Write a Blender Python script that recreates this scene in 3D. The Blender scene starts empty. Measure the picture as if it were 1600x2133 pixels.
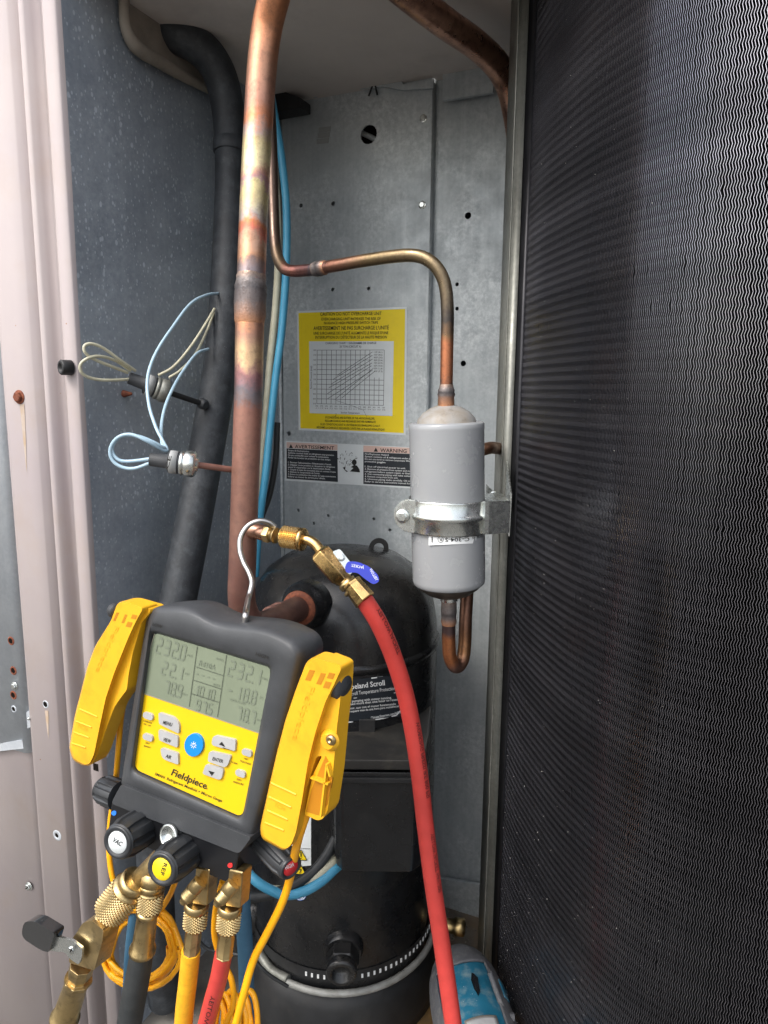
import bpy, bmesh, math, random
from mathutils import Vector, Matrix, noise
from mathutils.geometry import tessellate_polygon
random.seed(7)
R = math.radians
C = bpy.context.scene.collection
V = Vector

# ------------------------------------------------------------------ camera
CZ = 0.86
CAM = V((0, 0, CZ))
FPX = 1479.0
PITCH, ROLL = R(9.6), R(0.55)
cam_d = bpy.data.cameras.new('camera'); cam = bpy.data.objects.new('camera', cam_d); C.objects.link(cam)
cam_d.sensor_fit = 'VERTICAL'; cam_d.sensor_height = 36.0; cam_d.lens = 36.0 * FPX / 2133.0
cam_d.clip_start = 0.02; cam_d.clip_end = 500
ROT = Matrix.Rotation(R(90) - PITCH, 3, 'X') @ Matrix.Rotation(ROLL, 3, 'Z')
cam.matrix_world = Matrix.Translation(CAM) @ ROT.to_4x4()
bpy.context.scene.camera = cam
# ------------------------------------------------------------------ light
sc = bpy.context.scene
SUN_EL, SUN_AZ = R(50), R(228)       # azimuth: direction towards the sun, from +Y clockwise
w = bpy.data.worlds.new('World'); sc.world = w; w.use_nodes = True
nt = w.node_tree; bgn = nt.nodes['Background']
sky = nt.nodes.new('ShaderNodeTexSky'); sky.sky_type = 'NISHITA'; sky.sun_disc = False
sky.sun_elevation = SUN_EL; sky.sun_rotation = SUN_AZ; sky.dust_density = 4.0; sky.air_density = 1.2; sky.ozone_density = 1.0
hs = nt.nodes.new('ShaderNodeHueSaturation'); hs.inputs['Saturation'].default_value = 0.4
nt.links.new(sky.outputs[0], hs.inputs['Color']); nt.links.new(hs.outputs[0], bgn.inputs[0])
bgn.inputs[1].default_value = 0.15
sd = bpy.data.lights.new('sun', 'SUN'); so = bpy.data.objects.new('sun', sd); C.objects.link(so)
sd.energy = .65; sd.angle = R(16); sd.color = (1.0, 0.96, 0.9)
tos = V((math.sin(SUN_AZ) * math.cos(SUN_EL), math.cos(SUN_AZ) * math.cos(SUN_EL), math.sin(SUN_EL)))
so.rotation_euler = tos.to_track_quat('Z', 'Y').to_euler(); so.location = (0, -3, 5)
sc.view_settings.view_transform = 'Standard'; sc.view_settings.look = 'None'; sc.view_settings.gamma = 1
sc.view_settings.exposure = 1.15

# ------------------------------------------------------------------ pixel rays
def ray(px, py):
    return ROT @ V(((px - 800) / FPX, -(py - 1066.5) / FPX, -1.0))
def P(px, py, Y):
    d = ray(px, py); return CAM + d * (Y / d.y)
def plane_hit(px, py, o, n):
    d = ray(px, py); return CAM + d * ((o - CAM).dot(n) / d.dot(n))
def mpp(p):                                  # metres per photo pixel at a world point
    return (p - CAM).dot(ROT @ V((0, 0, -1))) / FPX
TW = V((.914, -.407, 0)).normalized(); NIN = V((.407, .914, 0)).normalized()
KC = V((-.17, 1.2, 0)); JC = KC - NIN * .42
UP = V((0, 0, 1))
def W(px, py, off=0): return plane_hit(px, py, KC - NIN * off, NIN)          # back wall
def SW(px, py, off=0): return plane_hit(px, py, KC + TW * off, TW)           # left side wall
def FP(px, py, off=0): return plane_hit(px, py, JC - NIN * off, NIN)         # outside face plane

# ------------------------------------------------------------------ colours and materials
def lin(h):
    h = h.lstrip('#'); r = []
    for i in (0, 2, 4):
        c = int(h[i:i+2], 16) / 255; r.append(c / 12.92 if c < .04045 else ((c + .055) / 1.055) ** 2.4)
    return (r[0], r[1], r[2], 1)
class NT:
    def __init__(s, name):
        s.m = bpy.data.materials.new(name); s.m.use_nodes = True; s.t = s.m.node_tree
        s.b = s.t.nodes['Principled BSDF']; s.tc = s.n('ShaderNodeTexCoord')
    def n(s, t, **k):
        x = s.t.nodes.new(t)
        for a, b in k.items(): setattr(x, a, b)
        return x
    def l(s, a, b): s.t.links.new(a, b)
    def noise(s, scale, detail=4, vec=None, rough=.6, dist=0):
        x = s.n('ShaderNodeTexNoise'); x.inputs['Scale'].default_value = scale; x.inputs['Detail'].default_value = detail
        x.inputs['Roughness'].default_value = rough; x.inputs['Distortion'].default_value = dist
        s.l(vec or s.tc.outputs['Object'], x.inputs['Vector']); return x.outputs['Fac']
    def ramp(s, fac, stops, interp='LINEAR'):
        x = s.n('ShaderNodeValToRGB'); x.color_ramp.interpolation = interp; e = x.color_ramp.elements
        while len(e) > 1: e.remove(e[-1])
        for i, (p, c) in enumerate(stops):
            if isinstance(c, (int, float)): c = (c, c, c, 1)
            if i == 0: e[0].position = p; e[0].color = c
            else: q = e.new(p); q.color = c
        s.l(fac, x.inputs[0]); return x.outputs[0]
    def mix(s, f, a, b, mode='MIX'):
        x = s.n('ShaderNodeMix', data_type='RGBA', blend_type=mode)
        for v, i in ((f, 0), (a, 6), (b, 7)):
            if isinstance(v, (int, float)): x.inputs[i].default_value = v
            elif isinstance(v, tuple): x.inputs[i].default_value = v
            else: s.l(v, x.inputs[i])
        return x.outputs[2]
    def math(s, op, a, b=0.0):
        x = s.n('ShaderNodeMath', operation=op)
        for v, i in ((a, 0), (b, 1)):
            if isinstance(v, (int, float)): x.inputs[i].default_value = v
            else: s.l(v, x.inputs[i])
        return x.outputs[0]
    def mapping(s, scale, src='Object'):
        x = s.n('ShaderNodeMapping'); x.inputs['Scale'].default_value = scale; s.l(s.tc.outputs[src], x.inputs[0]); return x.outputs[0]
    def bump(s, h, strength, dist=.001):
        x = s.n('ShaderNodeBump'); x.inputs['Strength'].default_value = strength; x.inputs['Distance'].default_value = dist
        s.l(h, x.inputs['Height']); s.l(x.outputs[0], s.b.inputs['Normal'])
def mk(name, c1, c2=None, scale=30, rough=.5, metal=0.0, bump=0, bscale=400, coat=0, rvar=0, specks=None, dirt=None, spec=.5):
    t = NT(name); b = t.b; c1 = lin(c1) if isinstance(c1, str) else c1
    b.inputs['Roughness'].default_value = rough; b.inputs['Metallic'].default_value = metal; b.inputs['Coat Weight'].default_value = coat
    b.inputs['Specular IOR Level'].default_value = spec
    col = None
    if c2:
        c2 = lin(c2) if isinstance(c2, str) else c2
        col = t.mix(t.ramp(t.noise(scale, 5), [(.38, 0), (.62, 1)]), c1, c2)
    if dirt:
        dc, ds, amt = dirt
        f = t.ramp(t.noise(ds, 6, rough=.7), [(.5, 0), (.72, amt)])
        col = t.mix(f, col or c1, lin(dc))
    if specks:
        sc_, scol, thr = specks
        v = t.n('ShaderNodeTexVoronoi'); v.inputs['Scale'].default_value = sc_; t.l(t.tc.outputs['Object'], v.inputs[0])
        f = t.ramp(v.outputs['Distance'], [(thr * .6, 1), (thr, 0)])
        g = t.ramp(t.noise(sc_ * .5, 2), [(.5, 0), (.6, 1)])
        col = t.mix(t.math('MULTIPLY', f, g), col or c1, lin(scol))
    if col: t.l(col, b.inputs['Base Color'])
    else: b.inputs['Base Color'].default_value = c1
    if rvar: t.l(t.ramp(t.noise(scale * 1.7, 5), [(.3, max(.03, rough - rvar)), (.7, min(1, rough + rvar))]), b.inputs['Roughness'])
    if bump: t.bump(t.noise(bscale, 4), bump, .0006)
    return t.m
def heat(name, stops, rough=.33, metal=1.0, amp=.025, bump=.15, nscale=60, grime='#4a3a36', garm=.5, base=None):
    """metal tube whose oxide colours change along its length (UV v runs 0..1)"""
    t = NT(name); b = t.b
    sp = t.n('ShaderNodeSeparateXYZ'); t.l(t.tc.outputs['UV'], sp.inputs[0])
    n1 = t.noise(nscale, 4, rough=.65)
    v = t.math('ADD', sp.outputs[1], t.math('MULTIPLY', t.math('SUBTRACT', n1, .5), amp * 2))
    v = t.math('ADD', v, t.math('MULTIPLY', t.math('SUBTRACT', t.noise(nscale*9, 5, rough=.8), .5), amp * .5))
    col = t.ramp(v, [(p, lin(c)) for p, c in stops])
    col = t.mix(t.ramp(t.noise(nscale * 4, 6, rough=.75), [(.48, 0), (.72, garm)]), col, lin(grime))
    if base: col = t.mix(t.ramp(t.noise(22, 4, rough=.7), [(.42, .05), (.75, .6)]), col, lin(base))
    t.l(col, b.inputs['Base Color']); b.inputs['Metallic'].default_value = metal
    t.l(t.ramp(t.noise(nscale * 2, 5), [(.3, rough - .08), (.7, rough + .14)]), b.inputs['Roughness'])
    t.bump(t.noise(500, 5), bump, .0006)
    return t.m

def galv(name, c1, c2, white, wamt, rough=.5, metal=.35, specks=None, streak=0):
    t = NT(name); b = t.b
    col = t.mix(t.ramp(t.noise(6, 6, rough=.65), [(.35, 0), (.65, 1)]), lin(c1), lin(c2))
    f = t.math('MULTIPLY', t.ramp(t.noise(9, 4), [(.42, 0), (.62, 1)]), t.ramp(t.noise(150, 6, rough=.75), [(.42, 0), (.68, wamt)]))
    col = t.mix(f, col, lin(white))
    vo = t.n('ShaderNodeTexVoronoi'); vo.inputs['Scale'].default_value = 260; t.l(t.tc.outputs['Object'], vo.inputs[0])
    sp = t.n('ShaderNodeSeparateXYZ'); t.l(vo.outputs['Color'], sp.inputs[0])
    col = t.mix(t.ramp(sp.outputs[0], [(0, 0), (1, .14)]), col, lin(white))
    if specks:
        for sc_, thr, ga, gb in specks:
            v = t.n('ShaderNodeTexVoronoi'); v.inputs['Scale'].default_value = sc_; t.l(t.mapping((1, 1, .62)), v.inputs[0])
            rc = t.n('ShaderNodeSeparateXYZ'); t.l(v.outputs['Color'], rc.inputs[0])
            f = t.ramp(t.math('SUBTRACT', v.outputs['Distance'], t.math('MULTIPLY', rc.outputs[0], thr)), [(0, .75), (.06, 0)])
            g = t.ramp(t.noise(4.5, 3), [(ga, 0), (gb, 1)])
            col = t.mix(t.math('MULTIPLY', f, g), col, lin('#ccd4de'))
    col = t.mix(t.ramp(t.noise(3.2, 6, rough=.72, dist=.6), [(.46, 0), (.7, .4)]), col, lin(c1), 'MULTIPLY')
    if streak:
        s = t.ramp(t.noise(1, 4, vec=t.mapping((140, 140, 3))), [(.45, 0), (.75, streak)])
        col = t.mix(s, col, lin(white))
    t.l(col, b.inputs['Base Color']); b.inputs['Metallic'].default_value = metal
    t.l(t.ramp(t.noise(40, 5), [(.3, rough - .1), (.7, rough + .12)]), b.inputs['Roughness'])
    t.bump(t.math('ADD', t.noise(5, 3), t.math('MULTIPLY', t.noise(90, 5), .08)), .35, .006)
    return t.m
M = {}
M['side'] = galv('blue_grey_sheet_metal', '#838c97', '#98a0a9', '#c0c7ce', .4, .55, .12, specks=[(130, .24, .46, .58), (230, .26, .36, .54), (70, .1, .5, .56)], streak=.12)
M['back'] = galv('galvanised_sheet', '#a1a8ac', '#b4babc', '#e0e4e5', .8, .45, .3, streak=.18)
M['ceil'] = mk('dusty_grey_sheet', '#cbc3bd', '#d6cec8', 5, .7, .1, .1, 60, dirt=('#8f8882', 3, .5))
M['post'] = galv('post_galvanised', '#6f706b', '#83847d', '#aeaea6', .5, .45, .5, streak=.3)
M['pink'] = mk('pale_painted_metal', '#aaa09e', '#a3999a', 4, .6, 0, .05, 200, spec=.25, dirt=('#a39284', 9, .4), specks=(45, '#8f6a4c', .06))
M['plate'] = galv('bright_plate', '#a9afb6', '#b6bbc0', '#d4d8db', .4, .45, .25)
M['rust'] = mk('rusty_steel', '#8a5038', '#6a3b2c', 300, .75, .3, .5, 800)
M['hole'] = mk('shadowed_bore', '#15110f', None, rough=.95, spec=.1)  # near-black in place of the shade inside holes, slots and bores
M['ruststain'] = mk('rust_stain', '#ab9680', '#b2a397', 60, .7)
M['floor'] = mk('dirty_base_pan', '#7b7770', '#5b5751', 9, .85, 0, .5, 120, dirt=('#84653c', 6, .8), specks=(160, '#a8a49a', .12))
M['pan'] = mk('rusty_brown_pan', '#7a5a2c', '#5f4c30', 14, .75, 0, .3, 200, dirt=('#3b3325', 9, .7))
M['cavity'] = mk('dim_sky_stop', '#4a4d50', '#3a3c3f', 30, .8)
M['ground'] = mk('roof_gravel', '#55534f', '#64615c', 3, .9, 0, .3, 60)
M['black'] = mk('black_gloss_paint', '#131416', '#1b1c1e', 20, .28, 0, .06, 150, rvar=.10, dirt=('#45413c', 9, .35), specks=(260, '#8a867e', .09))
M['blackm'] = mk('black_matte', '#17181a', '#202123', 30, .55, 0, .15, 300, dirt=('#3d3a36', 20, .4))
M['rubber'] = mk('dark_rubber', '#2b2d30', '#34363a', 30, .6, 0, .25, 900, specks=(420, '#6d6d6a', .08))
M['case'] = mk('charcoal_moulded_rubber', '#36383b', '#3e4043', 25, .48, 0, .3, 1400, rvar=.08, specks=(500, '#9a9890', .07))
M['knob'] = mk('black_knob_plastic', '#26282b', '#2e3033', 30, .36, 0, .1, 800)
M['block'] = mk('black_anodised', '#17181b', '#1c1d20', 40, .34, .2, .05, 500, specks=(300, '#77756f', .05))
M['suction'] = mk('dark_painted_pipe', '#282b2f', '#32363b', 60, .58, .1, .7, 300, dirt=('#565a5e', 55, .45), specks=(300, '#7b7d7e', .09))
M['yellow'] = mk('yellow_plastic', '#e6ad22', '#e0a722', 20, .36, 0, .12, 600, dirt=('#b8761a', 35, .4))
M['orange'] = mk('recess_shade_yellow', '#b87a10', '#ad700e', 20, .5)  # darker clamp yellow, recess shade put into the colour
M['face'] = mk('yellow_faceplate', '#e0b808', '#e2b90a', 15, .42, 0, 0, dirt=('#d2a512', 30, .35))
M['print'] = mk('black_print', '#1c1b19', rough=.6)
M['grid'] = mk('grey_print', '#4d5154', rough=.6)
M['wprint'] = mk('white_print', '#e2e4e4', rough=.55)
M['btn'] = mk('grey_button', '#a9a9a8', '#a2a2a2', 60, .5, 0, .1, 900)
M['blue'] = mk('blue_button', '#1480c8', rough=.35)
M['dotblue'] = mk('blue_dot', '#2f7be0', rough=.4); M['dotred'] = mk('red_dot', '#e03232', rough=.4)
M['lcd'] = mk('lcd_glass', '#757e6a', '#7b8470', 20, .16, 0, 0, coat=.6)
M['seg'] = mk('lcd_segment', '#707868', rough=.3, coat=.4); M['segl'] = mk('lcd_line', '#3f443c', rough=.3)
M['brass'] = mk('brass', (.72, .49, .20, 1), (.60, .40, .17, 1), 70, .26, 1, .12, 500, rvar=.08, dirt=('#5a4630', 120, .55))
M['brassd'] = mk('dull_brass', (.60, .45, .22, 1), (.50, .37, .18, 1), 60, .36, 1, .25, 500, rvar=.1, dirt=('#4a3a22', 90, .5))
M['steel'] = mk('zinc_plated_steel', (.66, .68, .66, 1), (.60, .63, .61, 1), 130, .27, .95, .15, 300, rvar=.08, dirt=('#a9aca6', 220, .3))
M['hook'] = mk('chromed_hook', (.55, .53, .51, 1), (.42, .40, .38, 1), 200, .3, 1, .15, 700)
M['redh'] = mk('red_rubber_hose', '#c4403a', '#bb3c36', 60, .42, 0, .25, 900, specks=(600, '#8f2a25', .1))
M['redh2'] = M['redh']
M['yelh'] = mk('yellow_rubber_hose', '#eab022', '#e2a41c', 70, .5, 0, .3, 900, dirt=('#b98420', 120, .5))
M['bluh'] = mk('slate_blue_hose', '#35607c', '#3d6884', 60, .55, 0, .3, 900)
M['blkh'] = mk('black_rubber_hose', '#26292b', '#2f3233', 60, .6, 0, .4, 1000, specks=(500, '#6c6c62', .08))
M['cable'] = mk('yellow_cable', '#f5ac10', '#f0a50e', 40, .35, 0, .05, 400)
M['wblue'] = mk('light_blue_wire', '#9fb9c9', rough=.4); M['wcream'] = mk('cream_wire', '#c3c0a8', '#b5b19a', 80, .45)
M['wteal'] = mk('sky_blue_cable', '#3b89ab', '#4592b2', 40, .45); M['wblack'] = mk('black_cable', '#1d1f21', '#2a2c2d', 60, .5)
M['wwhite'] = mk('off_white_cable', '#b9b6a2', '#aaa791', 50, .5)
M['drier'] = mk('grey_drier_paint', '#939598', '#96989a', 30, .25, 0, .03, 300, rvar=.04, coat=.35)
M['drierd'] = mk('scorched_drier_paint', '#92918f', '#877f74', 40, .5, 0, .15, 300, dirt=('#4b4238', 50, .7))
M['sheety'] = mk('label_yellow', '#efd40c', '#ecd010', 20, .5, dirt=('#dcc428', 60, .4)); M['sheetw'] = mk('label_white', '#dadfe0', '#d4d9da', 30, .5)
M['sheetp'] = mk('label_faded_pink', '#d9b6aa', '#cfb5aa', 60, .5); M['sheetb'] = mk('label_black', '#1c2229', '#20262d', 50, .5)
M['teal'] = mk('teal_plastic', '#1e6680', '#1a5f79', 50, .4, 0, .15, 400, dirt=('#8b9894', 60, .6), specks=(220, '#c5cbc8', .12))
M['grip'] = mk('worn_grey_rubber', '#58595d', '#4b4c50', 60, .65, 0, .4, 500, dirt=('#85827c', 100, .5))
M['bgrip'] = mk('blue_vinyl', '#1b2bb0', '#1c2da6', 40, .25, coat=.5)
M['kgrip'] = mk('black_vinyl', '#121417', '#181a1d', 40, .15, coat=.8)
M['fin'] = mk('black_coated_fin', (.02, .02, .024, 1), (.03, .03, .034, 1), 30, .4, .5)
M['finedge'] = mk('bare_lit_fin_edge', (.52, .51, .565, 1), (.36, .355, .395, 1), 25, .27, .97)  # bare edge metal, colour brightened for the sky glint on fin edges
M['core'] = mk('coil_light_block', '#0b0b0d', rough=.9)
M['foam'] = mk('beige_foam', '#8d857b', '#7c756c', 30, .85, 0, .3, 200)
M['band'] = mk('pale_heater_band', '#9b9b98', '#84847f', 60, .5, .2)
M['tape'] = mk('white_tape', '#9a9c9c', rough=.6)
M['bluew'] = mk('dial_white', '#cfd4d5', rough=.5); M['dialy'] = mk('dial_yellow', '#f2d313', rough=.5); M['dialr'] = mk('dial_red', '#cf2b30', rough=.5)
# ------------------------------------------------------------------ object helpers
def tag(o, label, cat, group=None):
    o['label'] = label; o['category'] = cat
    if group: o['group'] = group
    return o
def thing(name, label, cat, loc, group=None):
    o = bpy.data.objects.new(name, None); C.objects.link(o); o.empty_display_size = .02
    o.location = loc; return tag(o, label, cat, group)
def rootloc(p):
    while p.parent: p = p.parent
    return V(p.location)
def link(name, me, parent=None, base=None):
    """me has world-space vertices; move origin to parent's root, or to base"""
    o = bpy.data.objects.new(name, me); C.objects.link(o)
    if parent is not None:
        me.transform(Matrix.Translation(-rootloc(parent))); o.parent = parent
    else:
        if base is None:
            xs = [v.co for v in me.vertices]
            base = V((sum(v.x for v in xs) / len(xs), sum(v.y for v in xs) / len(xs), min(v.z for v in xs)))
        me.transform(Matrix.Translation(-V(base))); o.location = base
    return o
class MB:
    def __init__(s): s.v = []; s.f = []; s.uv = []; s.mi = []; s.fl = set()
    def add(s, verts, faces, uv=None, mi=0, flat=False):
        o = len(s.v); s.v += [V(x) for x in verts]; s.uv += uv if uv else [(0, 0)] * len(verts)
        for f in faces:
            if flat: s.fl.add(len(s.f))
            s.f.append(tuple(i + o for i in f)); s.mi.append(mi)
        return s
    def tube(s, pts, rad, seg=16, caps=True, smooth=True, sub=8, mi=0):
        pts = [V(p) for p in pts]; n = len(pts)
        rr = rad if isinstance(rad, (list, tuple)) else [rad] * n
        if smooth and n > 2:
            q = []; qr = []
            for i in range(n - 1):
                p0 = pts[max(i - 1, 0)]; p1 = pts[i]; p2 = pts[i + 1]; p3 = pts[min(i + 2, n - 1)]
                t0 = (p2 - p0) * .5 if i > 0 else (p2 - p1); t1 = (p3 - p1) * .5 if i < n - 2 else (p2 - p1)
                l = (p2 - p1).length; 
                if t0.length > 0: t0 = t0.normalized() * l
                if t1.length > 0: t1 = t1.normalized() * l
                for k in range(sub):
                    t = k / sub; h = (2*t**3-3*t*t+1, t**3-2*t*t+t, -2*t**3+3*t*t, t**3-t*t)
                    q.append(p1 * h[0] + t0 * h[1] + p2 * h[2] + t1 * h[3]); qr.append(rr[i] * (1 - t) + rr[i+1] * t)
            q.append(pts[-1]); qr.append(rr[-1]); pts, rr = q, qr
        n = len(pts); d = [0]
        for i in range(1, n): d.append(d[-1] + (pts[i] - pts[i-1]).length)
        T = []
        for i in range(n):
            a = pts[min(i+1, n-1)] - pts[max(i-1, 0)]; T.append(a.normalized())
        u = T[0].orthogonal().normalized()
        vs = []; uv = []
        for i in range(n):
            u = (u - T[i] * u.dot(T[i])).normalized(); w2 = T[i].cross(u)
            for k in range(seg):
                a = 2 * math.pi * k / seg
                vs.append(pts[i] + (u * math.cos(a) + w2 * math.sin(a)) * rr[i]); uv.append((k / seg, d[i] / d[-1]))
        fs = []
        for i in range(n - 1):
            for k in range(seg):
                k2 = (k + 1) % seg; fs.append((i*seg+k, i*seg+k2, (i+1)*seg+k2, (i+1)*seg+k))
        s.add(vs, fs, uv, mi)
        if caps:
            s.add(vs[:seg], [tuple(reversed(range(seg)))], uv[:seg], mi, True); s.add(vs[-seg:], [tuple(range(seg))], uv[-seg:], mi, True)
        return s
    def lathe(s, o, ax, prof, seg=32, mi=0, caps=True, flat=False, phase=0, mod=None):
        """prof: list of (radius, height along ax)"""
        o = V(o); ax = V(ax).normalized(); u = (UP.cross(ax) if abs(ax.z) < .9 else V((1, 0, 0)).cross(ax)).normalized(); w2 = ax.cross(u)
        L = len(prof); vs = []; uv = []
        for i, (r, h) in enumerate(prof):
            for k in range(seg):
                a = 2 * math.pi * k / seg + phase; r2 = r * (mod(i, k) if mod else 1)
                vs.append(o + ax * h + (u * math.cos(a) + w2 * math.sin(a)) * r2); uv.append((k / seg, i / max(1, L - 1)))
        fs = []
        for i in range(L - 1):
            for k in range(seg):
                k2 = (k + 1) % seg; fs.append((i*seg+k, i*seg+k2, (i+1)*seg+k2, (i+1)*seg+k))
        s.add(vs, fs, uv, mi, flat)
        if caps:
            if prof[0][0] > 1e-6: s.add(vs[:seg], [tuple(reversed(range(seg)))], uv[:seg], mi, True)
            if prof[-1][0] > 1e-6: s.add(vs[-seg:], [tuple(range(seg))], uv[-seg:], mi, True)
        return s
    def box(s, c, ax, ay, az, mi=0):
        c = V(c); vs = []
        for i in (-1, 1):
            for j in (-1, 1):
                for k in (-1, 1): vs.append(c + V(ax) * i + V(ay) * j + V(az) * k)
        return s.add(vs, [(0,1,3,2),(4,6,7,5),(0,4,5,1),(2,3,7,6),(0,2,6,4),(1,5,7,3)], None, mi, True)
    def prism(s, pts, ext, mi=0, back=True):
        """planar polygon pts extruded by ext"""
        pts = [V(p) for p in pts]; n = len(pts); q = [p + V(ext) for p in pts]
        tri = tessellate_polygon([pts])
        s.add(pts + q, [(i, (i+1) % n, n + (i+1) % n, n + i) for i in range(n)], None, mi)
        s.add(pts, tri, None, mi, True)
        if back: s.add(q, tri, None, mi, True)
        return s
    def loft(s, rings, mi=0, cap0=False, cap1=True, uvs=False):
        n = len(rings[0]); vs = [V(p) for r in rings for p in r]; fs = []
        for i in range(len(rings) - 1):
            for k in range(n):
                k2 = (k+1) % n; fs.append((i*n+k, i*n+k2, (i+1)*n+k2, (i+1)*n+k))
        s.add(vs, fs, None, mi)
        if cap0: s.add(rings[0], tessellate_polygon([[V(p) for p in rings[0]]]), None, mi, True)
        if cap1: s.add(rings[-1], tessellate_polygon([[V(p) for p in rings[-1]]]), None, mi, True)
        return s
    def build(s, name, mats, parent=None, smooth=True, bevel=0, base=None, segs=2, angle=35, keepn=False):
        me = bpy.data.meshes.new(name); me.from_pydata([tuple(v) for v in s.v], [], s.f)
        uvl = me.uv_layers.new(name='UVMap')
        for lp in me.loops: uvl.data[lp.index].uv = s.uv[lp.vertex_index]
        for m in (mats if isinstance(mats, (list, tuple)) else [mats]): me.materials.append(m if not isinstance(m, str) else M[m])
        for i, p in enumerate(me.polygons): p.material_index = s.mi[i]; p.use_smooth = smooth and i not in s.fl
        bm = bmesh.new(); bm.from_mesh(me)
        if bevel: bmesh.ops.remove_doubles(bm, verts=bm.verts, dist=1e-5)
        if not keepn: bmesh.ops.recalc_face_normals(bm, faces=bm.faces)
        bm.to_mesh(me); bm.free(); me.update()
        o = link(name, me, parent, base)
        if bevel:
            b = o.modifiers.new('bevel', 'BEVEL'); b.width = bevel; b.segments = segs; b.limit_method = 'ANGLE'; b.angle_limit = R(angle)
            for p in me.polygons: p.use_smooth = True
            b.harden_normals = True
        return o
def struct(o): o['kind'] = 'structure'; return o
# flat print mapped on any surface through proj(px,py)
FCACHE = {}
def glyphs(txt, bold=0):
    k = (txt, bold)
    if k not in FCACHE:
        cu = bpy.data.curves.new('t', 'FONT'); cu.body = txt; cu.resolution_u = 2; cu.offset = bold; cu.size = 1
        o = bpy.data.objects.new('t', cu); C.objects.link(o)
        dg = bpy.context.evaluated_depsgraph_get(); me = bpy.data.meshes.new_from_object(o.evaluated_get(dg))
        vs = [(v.co.x, v.co.y) for v in me.vertices]; fs = [tuple(p.vertices) for p in me.polygons]
        bpy.data.objects.remove(o); bpy.data.curves.remove(cu); bpy.data.meshes.remove(me)
        x0 = min(v[0] for v in vs); x1 = max(v[0] for v in vs)
        FCACHE[k] = ([((v[0] - x0) / (x1 - x0), v[1]) for v in vs], fs)
    return FCACHE[k]
def txt(mb, proj, s, p0, p1, h, up=None, bold=0.0, mi=0):
    """baseline from p0 to p1 (photo px on the surface), cap height h px"""
    vs, fs = glyphs(s, bold); dx, dy = p1[0] - p0[0], p1[1] - p0[1]; l = math.hypot(dx, dy)
    if up is None: up = (dy / l, -dx / l)
    out = [proj(p0[0] + dx * x + up[0] * y * h / .72, p0[1] + dy * x + up[1] * y * h / .72) for x, y in vs]
    mb.add(out, fs, None, mi, True); return mb
def poly(mb, proj, pts, mi=0):
    q = [V((p[0], p[1], 0)) for p in pts]; mb.add([proj(*p) for p in pts], tessellate_polygon([q]), None, mi, True); return mb
def line(mb, proj, a, b, wd, mi=0):
    dx, dy = b[0]-a[0], b[1]-a[1]; l = math.hypot(dx, dy) or 1; nx, ny = -dy / l * wd / 2, dx / l * wd / 2
    mb.add([proj(a[0]+nx, a[1]+ny), proj(b[0]+nx, b[1]+ny), proj(b[0]-nx, b[1]-ny), proj(a[0]-nx, a[1]-ny)], [(0,1,2,3)], None, mi, True); return mb
def sub_poly(pts, n=8):
    out = []
    for i in range(len(pts)):
        a, b = pts[i], pts[(i+1) % len(pts)]
        for k in range(n): out.append((a[0] + (b[0]-a[0]) * k / n, a[1] + (b[1]-a[1]) * k / n))
    return out
def rpoly(corners, r, n=6):
    """rounded polygon in 2D; r scalar or list"""
    out = []; m = len(corners)
    for i, c in enumerate(corners):
        a = V(corners[i-1]) - V(c); b = V(corners[(i+1) % m]) - V(c); c = V(c)
        rr = min(r[i] if isinstance(r, (list, tuple)) else r, a.length * .48, b.length * .48)
        p0 = c + a.normalized() * rr; p2 = c + b.normalized() * rr
        for k in range(n + 1):
            t = k / n; out.append(tuple(p0 * (1-t)**2 + c * 2*t*(1-t) + p2 * t*t))
    return out
def circ(cx, cy, rx, ry=None, n=24, rot=0):
    ry = ry or rx; o = []
    for k in range(n):
        a = 2*math.pi*k/n; x, y = rx*math.cos(a), ry*math.sin(a); o.append((cx + x*math.cos(rot) - y*math.sin(rot), cy + x*math.sin(rot) + y*math.cos(rot)))
    return o
def holed_sheet(name, mat, outer, holes, to3, thick, parent=None):
    """2D sheet with real holes: outer/holes are lists of (u,v); to3(u,v,w)"""
    cu = bpy.data.curves.new('s', 'CURVE'); cu.dimensions = '2D'; cu.fill_mode = 'BOTH'; cu.extrude = thick / 2
    for ring in [outer] + holes:
        sp = cu.splines.new('POLY'); sp.points.add(len(ring) - 1)
        for i, (a, b) in enumerate(ring): sp.points[i].co = (a, b, 0, 1)
        sp.use_cyclic_u = True
    o = bpy.data.objects.new('s', cu); C.objects.link(o)
    me = bpy.data.meshes.new_from_object(o.evaluated_get(bpy.context.evaluated_depsgraph_get()))
    bpy.data.objects.remove(o); bpy.data.curves.remove(cu)
    for v in me.vertices: v.co = to3(v.co.x, v.co.y, v.co.z)
    bm = bmesh.new(); bm.from_mesh(me); bmesh.ops.remove_doubles(bm, verts=bm.verts, dist=1e-6); bmesh.ops.recalc_face_normals(bm, faces=bm.faces); bm.to_mesh(me); bm.free()
    me.name = name; me.materials.clear(); me.materials.append(M[mat]); return link(name, me, parent)
def px(*a): return [P(x, y, Y) for x, y, Y in a]
def hexbolt(parent, c, n, r, name='bolt', mat='steel', washer=True, slot=False):
    mb = MB(); n = V(n).normalized()
    if washer: mb.lathe(c, n, [(r*1.35, 0), (r*1.35, r*.16), (r*1.2, r*.24)], 24)
    mb.lathe(c, n, [(r, 0), (r, r*.7), (r*.86, r*.84)], 6, flat=True)
    o = mb.build(name, mat, parent, bevel=r*.05)
    if slot:
        u = n.orthogonal().normalized(); MB().box(V(c) + n * r*.86, u * r*.8, n.cross(u) * r*.12, n * r*.03).build('slot', 'hole', o, smooth=False)
    return o
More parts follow.
